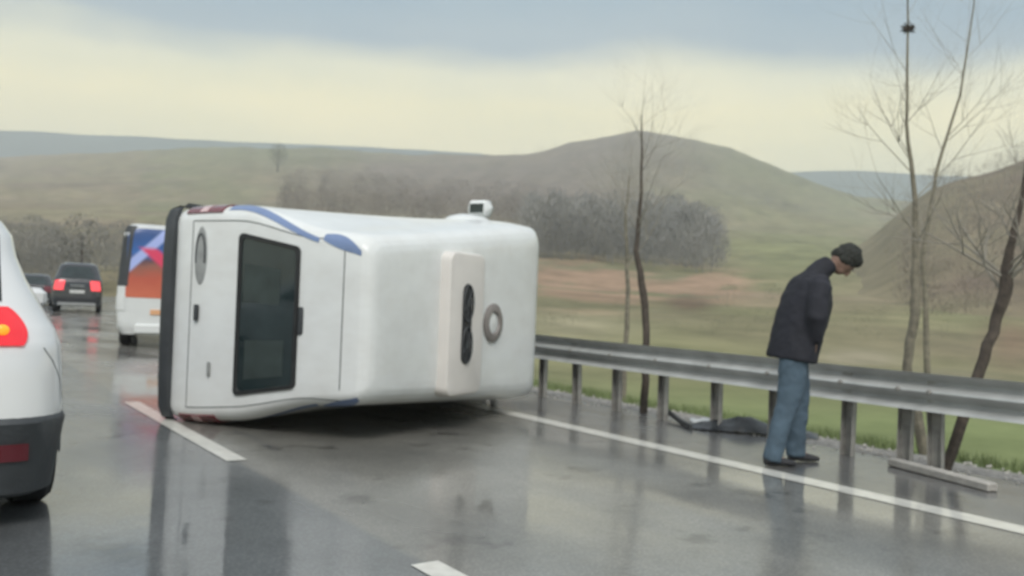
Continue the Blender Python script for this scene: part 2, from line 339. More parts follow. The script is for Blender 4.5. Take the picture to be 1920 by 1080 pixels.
# hillside rising on the right
RC = [1560, 1640, 1700, 1740, 1800, 1850, 1920, 2050, 2300, 3300]
RE = {70: [-130]*10, 110: [-60, -40, -25, -12, -4, 0, 5, 8, 10, 10], 150: [0, 28, 50, 66, 85, 95, 105, 110, 110, 110],
      210: [40, 85, 140, 172, 205, 215, 225, 230, 235, 235], 270: [80, 140, 205, 238, 265, 279, 310, 340, 350, 350], 300: [100, 160, 218, 246, 266, 280, 312, 345, 350, 350], 420: [-60, -20, 0, 0, 0, 0, 0, 0, 0, 0]}
RD = sorted(RE)
def right_z(px, d):
    zs = [zof(interp(px, RC, RE[q]), q) for q in RD]
    p = gp(px, d, 0); return float(np.interp(d, RD, zs))+noise.fractal(Vector((p.x, p.y, 0))*.03, 1, 2, 4)*1.2
px2 = np.linspace(1560, 3300, 120); d2 = np.linspace(70, 420, 60)
P2 = [[gp(px, d, right_z(px, d)) for px in px2] for d in d2]
b = MB(); b.grid(P2); rh = b.build('hillside', M_terr); tag(rh, kind='structure')
ca = rh.data.color_attributes.new('soil', 'FLOAT_COLOR', 'POINT'); cols = []
for i, d in enumerate(d2):
    for j, px in enumerate(px2):
        n = noise.fractal(Vector((P2[i][j].x, P2[i][j].y, 1))*.04, 1, 2, 4); w = min(1, max(0, .5+n))
        k_ = min(1, max(0, (1800-px)/120)); w = w*(1-k_)+k_*1
        c = np.array((.175, .135, .10))*(1-w)+np.array((.225, .195, .125))*w; cols += [*(c*(1+.1*n)), 1]
ca.data.foreach_set('color', cols)
# distant blue ridges
FC = [-1500, -400, 0, 200, 400, 600, 750, 900, 1100, 1400, 1530, 1600, 1700, 1800, 2000, 3300]
FE = [270, 272, 275, 275, 274, 275, 275, 272, 250, 255, 270, 273, 271, 272, 262, 250]
px3 = np.linspace(-1500, 3300, 220); P3 = []
for d, k in ((1350, .55), (1500, .8), (1650, 1.0), (1750, .95), (2000, .4)):
    P3.append([gp(px, d, zof((interp(px, FC, FE)+2.5*noise.noise(Vector((px*.01, k, 0))))*k, d) if k > .0 else 0) for px in px3])
b = MB(); b.grid(P3); tag(b.build('distant_hills', mat('far_hill_scrub', (.085, .11, .10), .95, var=.2, scale=.004)), kind='structure')

# ---------------------------------------------------------------- vehicles
class Shell:
    """stack of rounded plan outlines; levels: (Z, halfwidth, Xrear, Xfront, corner radius)"""
    def __init__(s, lv, deform=None):
        a = np.array(lv, float); s.Zs = a[:, 0]; s.a = a; s.df = deform or (lambda x, y, z: (x, y, z))
    def at(s, z): return [float(np.interp(z, s.Zs, s.a[:, k])) for k in (1, 2, 3, 4)]
    def ring(s, z, n=7):
        hw, xr, xf, rc = s.at(z); o = []
        nx, ny = 10, 8
        def arc(cx, cy, a0): return [(cx+rc*math.cos(a0+math.pi/2*i/n), cy+rc*math.sin(a0+math.pi/2*i/n)) for i in range(n+1)]
        def line(p, q, k): return [(p[0]+(q[0]-p[0])*i/k, p[1]+(q[1]-p[1])*i/k) for i in range(1, k)]
        A = arc(xf-rc, hw-rc, 0); B = arc(xr+rc, hw-rc, math.pi/2); C = arc(xr+rc, -hw+rc, math.pi); D = arc(xf-rc, -hw+rc, 1.5*math.pi)
        o = A+line(A[-1], B[0], nx)+B+line(B[-1], C[0], ny)+C+line(C[-1], D[0], nx)+D+line(D[-1], A[0], ny)
        return [s.df(x, y, z) for x, y in o]
    def mesh(s, mb, z0=None, z1=None, sub=3, cap=True, off=0):
        zs = []
        for i in range(len(s.Zs)-1): zs += list(np.linspace(s.Zs[i], s.Zs[i+1], sub, endpoint=False))
        zs.append(s.Zs[-1]); P = [s.ring(z) for z in zs]; o = len(mb.v); mb.grid(P, closeu=True); n = len(P[0])
        if cap: mb.f.append(tuple(range(o+n-1, o-1, -1))); e = o+(len(P)-1)*n; mb.f.append(tuple(range(e, e+n)))
    def rear(s, z, y, off=.004):
        hw, xr, xf, rc = s.at(z); d = max(0, abs(y)-(hw-rc)); d = min(d, rc*.999)
        return s.df(xr+rc-math.sqrt(rc*rc-d*d)-off, y, z)
    def front(s, z, y, off=.004):
        hw, xr, xf, rc = s.at(z); d = min(max(0, abs(y)-(hw-rc)), rc*.999)
        return s.df(xf-rc+math.sqrt(rc*rc-d*d)+off, y, z)
    def side(s, z, x, sg, off=.004):
        hw, xr, xf, rc = s.at(z); d = max(0, (xr+rc)-x, x-(xf-rc)); d = min(d, rc*.999)
        return s.df(x, sg*(hw-rc+math.sqrt(rc*rc-d*d)+off), z)
    def corner(s, z, u, sg, off=.004):     # u: arc length round the rear corner, 0 at the rear face, growing forward
        hw, xr, xf, rc = s.at(z); q = rc*math.pi/2
        if u < 0: return s.df(xr-off, sg*(hw-rc+u), z)
        if u < q: a = u/rc; return s.df(xr+rc-(rc+off)*math.cos(a), sg*(hw-rc+(rc+off)*math.sin(a)), z)
        return s.df(xr+rc+(u-q), sg*(hw+off), z)
def patch(fn, us, vs, nu=8, nv=8, thick=0, mb=None):
    """grid on a surface function fn(u,v); us/vs are (lo,hi)"""
    mb = mb or MB(); P = [[fn(us[0]+(us[1]-us[0])*j/nu, vs[0]+(vs[1]-vs[0])*i/nv) for j in range(nu+1)] for i in range(nv+1)]
    mb.grid(P); return mb
def rimmed(fn, us, vs, off0, off1, nu=8, nv=8):
    """raised pad: top at off1, skirt down to off0. fn(u,v,off)"""
    mb = MB(); U = [us[0]+(us[1]-us[0])*j/nu for j in range(nu+1)]; V = [vs[0]+(vs[1]-vs[0])*i/nv for i in range(nv+1)]
    mb.grid([[fn(u, v, off1) for u in U] for v in V])
    loop = [(u, V[0]) for u in U]+[(U[-1], v) for v in V[1:]]+[(u, V[-1]) for u in U[::-1][1:]]+[(U[0], v) for v in V[::-1][1:-1]]
    mb.grid([[fn(u, v, off0) for u, v in loop], [fn(u, v, off1) for u, v in loop]], closeu=True)
    return mb
def wheel(parent, x, y, z, r=.34, w=.22, rim=M_rim):
    sg = 1 if y > 0 else -1
    t_ = MB(); pr = [(r*.62, -w/2), (r*.9, -w/2), (r, -w/2+.04), (r, w/2-.04), (r*.9, w/2), (r*.62, w/2)]
    t_.grid([[(a*math.cos(k*math.pi/14), h, a*math.sin(k*math.pi/14)) for k in range(28)] for a, h in pr+[pr[0]]], closeu=True)
    wh = t_.build('wheel', M_black, parent, loc=(x, y, z))
    q = MB(); n = 28
    q.grid([[(a*math.cos(k*math.pi/14), sg*h, a*math.sin(k*math.pi/14)) for k in range(n)] for a, h in ((r*.64, w/2-.02), (r*.58, w/2-.03), (r*.55, 0), (.02, .0))], closeu=True)
    for k in range(5):
        a = k*2*math.pi/5; q.tube([(.03*math.cos(a), sg*(w/2-.04), .03*math.sin(a)), (r*.58*math.cos(a), sg*(w/2-.05), r*.58*math.sin(a))], .028, 6)
    q.tube([(0, sg*.0, 0), (0, sg*(w/2-.02), 0)], .05, 10)
    q.build('rim', rim, wh)
    return wh

# ---- the overturned van (lies on its right side, roof to the right, rear towards us)
def vd(x, y, z):
    k = min(1, max(0, (z-.8)/.9)); k = k*k*(3-2*k); f = min(1, max(0, (1-x/3.0)))
    q = min(1, max(0, (z-.1)/1.0)); q = q*q*(3-2*q)
    return (x, y*(1+.05*k-.23*k*f)*(1-.085*q if y < 0 else 1+.15*q*min(1, max(0, x/3.0))), z)      # lower flank pressed in by the fall
VL = [(0, .965, .02, 4.72, .14), (.12, .99, 0, 4.80, .14), (.45, 1.0, -.01, 4.82, .14), (.8, 1.005, 0, 4.72, .14), (.98, 1.0, .0, 4.45, .14), (1.1, .995, .0, 4.02, .14),
      (1.35, .98, .005, 3.86, .14), (1.6, .96, .01, 3.70, .14), (1.8, .935, .02, 3.56, .14), (1.93, .915, .03, 3.46, .14), (2.02, .895, .045, 3.40, .14), (2.08, .87, .06, 3.34, .14),
      (2.125, .83, .085, 3.28, .14), (2.155, .78, .12, 3.20, .14), (2.172, .72, .17, 3.12, .14), (2.18, .62, .26, 3.0, .14)]
van = thing('overturned_van', 'white high roofed van lying on its side across the wet lane, roof facing right', 'van')
th = 1.107
v_ = Vector((math.sin(th), math.cos(th), 0)); u_ = Vector((math.cos(th), -math.sin(th), 0)); w_ = Vector((0, 0, 1))
pt, tl = R(.35), R(.2)
u_, w_ = u_*math.cos(tl)+w_*math.sin(tl), w_*math.cos(tl)-u_*math.sin(tl)
v2 = (v_*math.cos(pt)+w_*math.sin(pt)); w3 = (-v_*math.sin(pt)+w_*math.cos(pt))
MV = Matrix((v2, w3, u_)).transposed().to_4x4(); MV.translation = (2.20, 8.56, 1.0)
van.matrix_world = MV @ Matrix.Diagonal((1, 1, 1.045, 1))
sh = Shell(VL, vd); b = MB(); sh.mesh(b); body = b.build('body', M_van, van)
# underbody
b = MB(); b.box((2.4, 0, .0), (4.4, 1.6, .1), b=.03); b.box((2.4, .45, -.05), (4.2, .09, .1)); b.box((2.4, -.45, -.05), (4.2, .09, .1))
b.tube([(.95, -.85, .0), (.95, .85, .0)], .055, 10); b.tube([(3.85, -.85, .0), (3.85, .85, .0)], .045, 10)
b.tube([(.0, -.6, -.07), (.8, -.6, -.09), (1.5, -.25, -.08), (3.0, -.2, -.08)], .035, 10); b.box((1.8, .05, -.12), (.8, .5, .14), b=.04); b.box((.45, .0, -.1), (.5, .62, .2), b=.06)
b.build('underbody', M_under, van)
for x in (.95, 3.85):
    for y in (.84, -.84): wheel(van, x, y, .02, .34, .22)
# rear bumper
def bump_fn(u, v, off): return sh.corner(min(max(v, .02), .3), u, 1, off)
b = MB(); hw = 1.0
outl = [(.55, .985), (.3, .995), (.12, 1.0), (.0, .965), (-.045, .87), (-.06, .6), (-.065, 0), (-.06, -.6), (-.045, -.87), (.0, -.965), (.12, -1.0), (.3, -.995), (.55, -.985)]
prof = [(-.06, -.035), (-.01, -.04), (.01, -.02), (.015, .0), (.005, .04), (-.02, .07), (-.12, .07)]
rows = []
for g, z in prof: rows.append([(x-(g*.6 if x < .05 else 0), y+(math.copysign(g*.35, y) if abs(y) > .5 else 0), z) for x, y in outl])
b.grid(rows); b.build('rear_bumper', M_greyp, van)
# big rear window: dark glass with a proud rubber frame
f = lambda y, z, off=.0: sh.rear(z, y, off)
WZ0, WZ1, WY = .83, 1.50, .75
fr = MB()
ring1 = []
for inset, off in ((0, .0), (0, .018), (.035, .020), (.04, .006)):
    y1 = WY-inset; za, zb = WZ0+inset, WZ1-inset; rc = .05
    lp = []
    for cy, cz, a0 in ((y1-rc, zb-rc, 0), (-y1+rc, zb-rc, 90), (-y1+rc, za+rc, 180), (y1-rc, za+rc, 270)):
        for k in range(4): a = R(a0+30*k); lp.append(f(cy+rc*math.cos(a), cz+rc*math.sin(a), off))
    ring1.append(lp)
fr.grid(ring1, closeu=True); win = fr.build('rear_window', M_black, van)
gl = MB(); gl.grid([[f(y, z, .007) for y in np.linspace(-WY+.03, WY-.03, 9)] for z in np.linspace(WZ0+.03, WZ1-.03, 7)]); gl.build('pane', M_glass, win)
# two slightly paler patches laid on the pane for the vague interior blur
ms = mat('pane_patch_tone', (.034, .048, .046), .5, var=.3, scale=5); 
for y0, y1, z0, z1 in ((.48, .14, .90, 1.30), (-.22, -.60, .94, 1.36)):
    q = rimmed(lambda u, v, o: f(u, v, o), (y1, y0), (z0, z1), .007, .0095, 4, 4); q.build('pane_patch', ms, win)
# tailgate seams (dark recessed-looking strips, narrow)
q = MB()
for y in (.86, -.86): q.grid([[f(y-.005, z, .0025), f(y+.005, z, .0025)] for z in np.linspace(.28, 1.93, 14)])
q.grid([[f(y, .27, .0025), f(y, .28, .0025)] for y in np.linspace(-.86, .86, 14)]); q.grid([[f(y, 1.93, .0025), f(y, 1.94, .0025)] for y in np.linspace(-.86, .86, 14)])
q.build('tailgate_gap', M_seam, van)
# high stop lamp on the window's upper edge
q = MB(); q.box((.025, .0, 1.525), (.07, .24, .055), b=.015); q.build('stop_lamp', M_greyp, van)
# plate garnish and handle
q = MB(); q.ell(f(.54, .385, .0), (.014, .27, .078), None, 24, 10); gar = q.build('oval_panel', M_grey, van)
q = MB(); q.tube([Vector(f(.54+.20*math.cos(a), .385+.055*math.sin(a), .010)) for a in np.linspace(-1.9, 1.9, 14)], .009, 6); q.build('panel_trim', M_greyp, gar)
q = MB(); q.box(f(.02, .37, .02), (.03, .15, .05), b=.012); q.build('handle', M_greyp, van)
q = MB(); q.box(f(-.50, .54, .012), (.02, .13, .035), b=.008); q.build('badge', M_grey, van)
# tail lamps wrapping both rear corners
for sg in (1, -1):
    fn = lambda u, v, o, sg=sg: sh.corner(v, u, sg, o)
    lamp = rimmed(fn, (.075, .33), (.17, .60), 0, .016, 10, 10); lamp.v = [tuple(p) for p in lamp.v]
    if sg < 0: lamp.f = [q[::-1] for q in lamp.f]
    lo = lamp.build('tail_lamp', M_red, van)
    seg = rimmed(fn, (.08, .325), (.34, .43), .0165, .020, 8, 3)
    if sg < 0: seg.f = [q[::-1] for q in seg.f]
    seg.build('lens', M_pinkl, lo)
# blue stripes sweeping up both rear corners onto the roof edge
for sg in (1, -1):
    for (za, zb, ua, ub, wa, wb) in ((.66, 1.68, .14, .02, .10, .05), (1.72, 2.08, .06, -.03, .03, .12)):
        rows = []
        for i in range(15):
            t_ = i/14; z = za+(zb-za)*t_; uc = ua+(ub-ua)*t_**1.6+(.13 if sg < 0 else .01); w = wa+(wb-wa)*t_
            if za > 1.5: w = .02+.12*math.sin(math.pi*(.12+.8*t_))
            rows.append([Vector(sh.corner(z, uc-w/2+w*j/4, sg, .005)) for j in range(5)])
        q = MB(); q.grid(rows, flip=sg < 0); q.build('blue_stripe', M_blue, van)
# roof: shallow pressed ribs, air unit, round hatch
ru = MB()
def roofpod(x0, x1, y0, y1, z0, z1, r, mb):
    rows = []
    for g, z in ((0, z0), (0, z1-.03), (.012, z1-.008), (.035, z1)):
        lp = []
        for cx, cy, a0 in ((x1-r, y1-r, 0), (x0+r, y1-r, 90), (x0+r, y0+r, 180), (x1-r, y0+r, 270)):
            for k in range(7): a = R(a0+15*k); lp.append((cx+(r-g)*math.cos(a), cy+(r-g)*math.sin(a), z))
        rows.append(lp)
    o = len(mb.v); mb.grid(rows, closeu=True); n = 28; mb.f.append(tuple(range(o+3*n, o+4*n)))
roofpod(1.12, 1.77, -.68, .68, 2.15, 2.29, .10, ru); pod = ru.build('roof_air_unit', M_cream, van)
q = MB(); roofpod(1.33, 1.54, -.40, .40, 2.285, 2.297, .10, q); grl = q.build('fan_grille', M_black, pod)
for cy in (-.2, .2):
    q = MB()
    for k in range(7): a = k*math.pi/7*2; q.tube([(1.435, cy, 2.303), (1.435+.085*math.cos(a), cy+.165*math.sin(a), 2.303)], .006, 4)
    q.tube([(1.435+.092*math.cos(k*math.pi/10), cy+.172*math.sin(k*math.pi/10), 2.303) for k in range(21)], .008, 5, cap=False); q.tube([(1.435, cy, 2.297), (1.435, cy, 2.31)], .035, 10)
    q.build('fan', M_greyp, grl)
q = MB()
q.grid([[(2.14+a*math.cos(k*math.pi/14), a*math.sin(k*math.pi/14)*1.05, z) for k in range(28)] for a, z in ((.19, 2.17), (.19, 2.20), (.17, 2.212), (.115, 2.212), (.105, 2.20), (.10, 2.178))], closeu=True)
hat = q.build('roof_vent', mat('grey_brown_plastic', (.22, .20, .19), .5), van)
q = MB(); q.tube([(2.14, 0, 2.17), (2.14, 0, 2.19), (2.14, 0, 2.20)], [.105, .105, .06], 24); q.build('vent_cap', M_white, hat)
# front: windscreen, side windows, grille, headlamps
q = patch(lambda y, z: sh.front(z, y, .006), (-.76, .76), (1.18, 1.98), 10, 8); q.f = [g[::-1] for g in q.f]; q.build('windscreen', M_glass, van)
for sg in (1, -1):
    rows = [[sh.side(z, x0+(x1-x0)*j/6, sg, .005) for j in range(7)] for z, x0, x1 in ((1.15, 3.28, 3.86), (1.4, 3.30, 3.72), (1.62, 3.34, 3.52))]
    q = MB(); q.grid(rows, flip=sg > 0); q.build('side_window', M_glass, van)
    q = MB(); q.grid([[sh.front(z, y, .006) for y in np.linspace(sg*.55, sg*.93, 5)] for z in (.62, .7, .8)]); q.build('headlamp', M_pinkl, van)
    if sg < 0: continue       # the lower mirror broke off in the fall
    q = MB(); q.tube([sh.side(1.24, 3.55, sg, -.02), (3.50, sg*1.26, 1.24)], [.06, .035], 10); arm = q.build('mirror_arm', M_greyp, van)
    q = MB(); q.box((3.47, sg*1.33, 1.26), (.19, .20, .32), b=.06); q.build('wing_mirror', M_white, van)
    q = MB(); q.box((3.374, sg*1.33, 1.26), (.006, .11, .18)); q.build('mirror_glass', M_glass, van)
    # door base fairing
    q = MB(); q.ell((3.2, sg*1.11, 1.26), (.40, .13, .26)); q.build('mirror_fairing', M_white, van)
q = patch(lambda y, z: sh.front(z, y, .006), (-.5, .5), (.45, .72), 8, 4); q.f = [g[::-1] for g in q.f]; q.build('grille', M_greyp, van)

# ---- white suv in the left foreground, brake lamp lit
SL = [(.20, .84, .12, 4.20, .22), (.34, .90, .02, 4.32, .25), (.5, .925, -.03, 4.36, .28), (.62, .93, -.02, 4.36, .30), (.8, .925, .0, 4.34, .32), (.92, .92, .03, 4.25, .33), (1.0, .895, .08, 4.0, .33), (1.06, .86, .13, 3.5, .32), (1.13, .825, .19, 3.2, .31),
      (1.26, .76, .31, 2.98, .29), (1.38, .72, .43, 2.70, .28), (1.5, .70, .54, 2.42, .27), (1.58, .65, .62, 2.25, .26), (1.63, .58, .72, 2.08, .25), (1.655, .46, .86, 1.9, .24)]
def suv(loc, rz):
    o = thing('white_suv', 'white suv at the left edge with a lit red tail lamp and dark lower bumper', 'car', loc, rz)
    s = Shell(SL); b = MB(); s.mesh(b); b.build('body', M_white2, o)
    rows = []
    Z = [.15, .18, .34, .54, .56, .575]; Of = [-.05, .015, .018, .018, .01, -.01]
    q = MB()
    for z, of in zip(Z, Of):
        row = [s.side(max(z, .30), x, 1, of) for x in np.linspace(.95, .33, 6)]
        row += [s.corner(max(z, .30), u, 1, of) for u in np.linspace(.42, 0, 10)]
        row += [s.rear(max(z, .30), y, of) for y in np.linspace(.55, -.55, 9)]
        row += [s.corner(max(z, .30), u, -1, of) for u in np.linspace(0, .42, 10)]+[s.side(max(z, .30), x, -1, of) for x in np.linspace(.33, .95, 6)]
        rows.append([(x, y, z) for x, y, _ in row])
    q.grid(rows, flip=True); q.build('rear_bumper', M_greyp, o)
    q = MB(); q.box((.02, 0, .27), (.10, 1.1, .14), b=.03); q.build('skid_plate', M_grey, o)
    for sg in (1, -1):       # gap between rear bumper skin and quarter panel
        q = MB(); q.grid([[s.corner(z, u+w, sg, .002) for w in (-.004, .004)] for z, u in ((.58, .42), (.66, .40), (.75, .36), (.84, .30), (.91, .24))], flip=sg > 0); q.grid([[s.corner(z, u+w, sg, .002) for w in (-.004, .004)] for z, u in ((.58, .42), (.66, .40), (.75, .36), (.84, .30), (.91, .24))], flip=sg < 0); q.build('panel_gap', M_seam, o)
    q = patch(lambda y, z: s.rear(z, y, .006), (.62, -.62), (1.14, 1.50), 10, 8); q.build('rear_window', M_glass, o)
    for sg in (1, -1):
        fn = lambda u, v, of, sg=sg: s.corner(v, u, sg, of)
        def leaf(u, v, of, fn=fn):        # leaf outline: rounded outer edge, narrowing downwards
            t_ = (v-.925)/.19; hi = .035+.135*math.sin(math.pi*min(1, max(.0, .10+.80*t_)))**.35; lo = -.06-.16*t_**1.5 if t_ > 0 else -.06
            return fn(lo+(hi-lo)*u, v, of)
        q = rimmed(leaf, (0, 1), (.925, 1.115), 0, .014, 14, 12)
        # droop the inner-lower outline into a leaf shape
        if sg < 0: q.f = [g[::-1] for g in q.f]
        lm = q.build('tail_lamp', M_redlit, o)
        q = MB(); c = Vector(s.corner(1.0, .05, sg, .022)); q.ell(c, (.02, .032, .028)); q.build('brake_bulb', M_amber, lm)
        q = rimmed(fn, (-.30, .10), (.35, .44), .018, .027, 10, 3)
        if sg < 0: q.f = [g[::-1] for g in q.f]
        q.build('reflector', M_red, o)
        q = MB(); q.grid([[s.side(z, x0+(x1-x0)*j/8, sg, .005) for j in range(9)] for z, x0, x1 in ((1.13, .62, 2.95), (1.3, .70, 2.65), (1.47, .86, 2.3))], flip=sg > 0); q.build('side_window', M_glass, o)
        q = MB(); q.box((2.55, sg*.98, 1.12), (.14, .2, .15), b=.04); q.build('wing_mirror', M_white2, o)
        for x in (.70, 3.45):
            wheel(o, x, sg*.82, .34, .34, .23)
            q = MB(); n = 14
            q.grid([[(x+a*math.cos(math.pi*k/n), sg*yy, .34+a*math.sin(math.pi*k/n)) for k in range(n+1)] for a, yy in ((.365, .88), (.37, .935), (.42, .935), (.43, .925))], flip=sg > 0); q.build('wheel_arch', M_greyp, o)
    q = MB(); q.tube([s.rear(1.0, y, .02) for y in (.5, .2, -.2, -.5)], .018, 8); q.build('lamp_bar', M_greyp, o)
    q = MB(); q.box(s.rear(.78, 0, .01), (.02, .52, .11), b=.004); q.build('number_plate', M_plate, o)
    q = patch(lambda y, z: s.front(z, y, .006), (-.55, .55), (1.16, 1.5), 8, 6); q.build('windscreen', M_glass, o)
    return o
suv((-.115, 5.0, 0), math.pi/2-R(1.5))

# ---- generic dark car with lit tail lamps
CL = [(.2, .82, .08, 4.15, .22), (.4, .89, 0, 4.25, .25), (.7, .90, .02, 4.25, .28), (.88, .88, .06, 4.1, .3), (.97, .86, .10, 3.3, .3), (1.1, .80, .25, 3.0, .28), (1.3, .72, .45, 2.6, .26), (1.42, .66, .58, 2.35, .25), (1.48, .5, .8, 2.0, .24)]
def dark_car(label, loc, rz, m=M_dark, lamps=True, tall=1.0):
    o = thing('car', label, 'car', loc, rz); s = Shell([(a*tall, *r) for a, *r in CL]); b = MB(); s.mesh(b); b.build('body', m, o)
    T = tall
    q = patch(lambda y, z: s.rear(z, y, .006), (.58, -.58), (1.02*T, 1.36*T), 8, 6); q.build('rear_window', M_glass, o)
    for sg in (1, -1):
        fn = lambda u, v, of, sg=sg: s.corner(v, u, sg, of)
        q = rimmed(fn, (-.13, .22), (.66*T, .94*T), 0, .015, 8, 5)
        if sg < 0: q.f = [g[::-1] for g in q.f]
        q.build('tail_lamp', M_redfar if lamps else M_red, o)
        q = MB(); q.grid([[s.side(z*T, x0+(x1-x0)*j/8, sg, .005) for j in range(9)] for z, x0, x1 in ((1.0, .5, 3.0), (1.15, .6, 2.75), (1.3, .78, 2.4))], flip=sg > 0); q.build('side_window', M_glass, o)
        for x in (.75, 3.35): wheel(o, x, sg*.78, .31, .31, .2)
    q = MB(); q.box(s.rear(.62*T, 0, .01), (.02, .52, .12)); q.build('number_plate', M_plate, o)
    q = MB(); q.box((-.01, 0, .33), (.08, 1.35, .13), b=.03); q.build('bumper_trim', M_grey, o)
    q = MB(); q.box(s.rear(.80*T, 0, .01), (.02, .5, .04)); q.build('tailgate_strip', M_rim, o)
    return o
def on_road(px, d):           # ground spot under picture column px at plan depth d
    p = gp(px, d, 0); return (p.x, p.y, 0)
p = on_road(146, 34.5); dark_car('dark hatchback with both brake lamps lit, straight ahead between the suv and the overturned van', p, math.pi/2-R(11), tall=1.33)
p = on_road(62, 40); dark_car('dark car half hidden behind the white suv, beyond the lit hatchback', p, math.pi/2-R(9), lamps=False)

# ---- small white service van with bright rear artwork, half hidden by the overturned van
BL = [(.25, .85, .05, 5.0, .12), (.4, .93, 0, 5.1, .14), (.8, .96, 0, 5.1, .14), (1.1, .96, .0, 4.8, .14), (1.3, .95, .0, 4.3, .13), (1.9, .91, .02, 3.8, .13), (2.25, .88, .03, 3.6, .12), (2.40, .82, .06, 3.5, .12), (2.44, .72, .12, 3.4, .12)]
p = on_road(318, 17.6)
o = thing('service_van', 'white van with blue and red rear artwork, half hidden behind the overturned van', 'van', p, math.pi/2-R(15))
s = Shell(BL); b = MB(); s.mesh(b); b.build('body', M_white, o)
def art_mat():
    M = bpy.data.materials.new('rear_artwork'); M.use_nodes = True; t = M.node_tree; b = t.nodes['Principled BSDF']; l = t.links
    uv = nd(t, 'ShaderNodeUVMap'); uv.uv_map = 'art'; s_ = nd(t, 'ShaderNodeSeparateXYZ'); l.new(uv.outputs[0], s_.inputs[0])
    n = nd(t, 'ShaderNodeTexNoise', i_Scale=3.5, i_Detail=2.0); l.new(uv.outputs[0], n.inputs['Vector'])
    a = nd(t, 'ShaderNodeMath', operation='MULTIPLY_ADD'); l.new(n.outputs['Fac'], a.inputs[0]); a.inputs[1].default_value = .22; l.new(s_.outputs['Y'], a.inputs[2])
    r = nd(t, 'ShaderNodeValToRGB'); l.new(a.outputs[0], r.inputs[0]); e = r.color_ramp.elements
    e[0].position = .10; e[0].color = (.62, .17, .10, 1); e[1].position = 1; e[1].color = (.04, .09, .26, 1)
    for p_, c_ in ((.38, (.50, .11, .07, 1)), (.52, (.30, .12, .09, 1)), (.60, (.12, .07, .09, 1)), (.72, (.04, .14, .42, 1))): q = e.new(p_); q.color = c_
    # diagonal ribbon, pale blue above turning magenta then red
    d = nd(t, 'ShaderNodeMath', operation='MULTIPLY_ADD'); l.new(s_.outputs['X'], d.inputs[0]); d.inputs[1].default_value = -1.15; l.new(s_.outputs['Y'], d.inputs[2])
    d2 = nd(t, 'ShaderNodeMath', operation='SUBTRACT'); l.new(d.outputs[0], d2.inputs[0]); d2.inputs[1].default_value = .40
    d3 = nd(t, 'ShaderNodeMath', operation='ABSOLUTE'); l.new(d2.outputs[0], d3.inputs[0])
    d4 = nd(t, 'ShaderNodeMapRange'); l.new(d3.outputs[0], d4.inputs[0]); d4.inputs[1].default_value = .06; d4.inputs[2].default_value = .11; d4.inputs[3].default_value = 1; d4.inputs[4].default_value = 0
    m1 = nd(t, 'ShaderNodeMixRGB'); l.new(d4.outputs[0], m1.inputs[0]); l.new(r.outputs[0], m1.inputs[1]); m1.inputs[2].default_value = (.40, .48, .85, 1)
    f1 = nd(t, 'ShaderNodeMath', operation='MULTIPLY_ADD'); l.new(s_.outputs['X'], f1.inputs[0]); f1.inputs[1].default_value = 1.0; l.new(s_.outputs['Y'], f1.inputs[2])
    f2 = nd(t, 'ShaderNodeMath', operation='SUBTRACT'); l.new(f1.outputs[0], f2.inputs[0]); f2.inputs[1].default_value = .93
    f3 = nd(t, 'ShaderNodeMath', operation='ABSOLUTE'); l.new(f2.outputs[0], f3.inputs[0])
    f4 = nd(t, 'ShaderNodeMapRange'); l.new(f3.outputs[0], f4.inputs[0]); f4.inputs[1].default_value = .07; f4.inputs[2].default_value = .13; f4.inputs[3].default_value = 1; f4.inputs[4].default_value = 0
    lim = nd(t, 'ShaderNodeMapRange'); l.new(s_.outputs['Y'], lim.inputs[0]); lim.inputs[1].default_value = .72; lim.inputs[2].default_value = .66
    fm = nd(t, 'ShaderNodeMath', operation='MULTIPLY'); l.new(f4.outputs[0], fm.inputs[0]); l.new(lim.outputs[0], fm.inputs[1])
    m2 = nd(t, 'ShaderNodeMixRGB'); l.new(fm.outputs[0], m2.inputs[0]); l.new(m1.outputs[0], m2.inputs[1]); m2.inputs[2].default_value = (.72, .06, .14, 1)
    l.new(m2.outputs[0], b.inputs['Base Color']); b.inputs['Roughness'].default_value = .35; return M
q = MB(); NY, NZ = 10, 14; yy = np.linspace(.80, -.80, NY+1); zz = np.linspace(.98, 2.41, NZ+1)
q.grid([[s.rear(z, y, .006) for y in yy] for z in zz]); ar = q.build('rear_artwork', art_mat(), o); u = ar.data.uv_layers.new(name='art')
for lp in ar.data.loops: i, j = divmod(lp.vertex_index, NY+1); u.data[lp.index].uv = (j/NY, i/NZ)
q = MB(); q.grid([[s.corner(z, uu, 1, .008) for uu in (-.06, .0, .08, .16)] for z in np.linspace(1.2, 2.40, 10)], flip=True); q.build('pillar_trim', M_greyp, o)
for sg in (1, -1):
    q = rimmed(lambda u_, v, of, sg=sg: s.corner(v, u_, sg, of), (-.03, .17), (.72, 1.0), 0, .015, 6, 4)
    if sg < 0: q.f = [g[::-1] for g in q.f]
    q.build('tail_lamp', M_white if sg > 0 else M_red, o)
    for x in (.85, 3.9): wheel(o, x, sg*.80, .33, .33, .22)
q = MB(); q.box(s.rear(.70, .12, .01), (.025, .42, .10), b=.004); q.build('number_plate', mat('orange_light_colour', (.72, .40, .22), .4), o)  # stands in for an orange rear light, its glow given as plain colour
q = MB(); q.box((.0, -.15, .36), (.12, 1.5, .2), b=.03); q.build('rear_bumper', M_white, o)
q = patch(lambda y, z: s.front(z, y, .006), (-.7, .7), (1.35, 2.1), 6, 4); q.build('windscreen', M_glass, o)

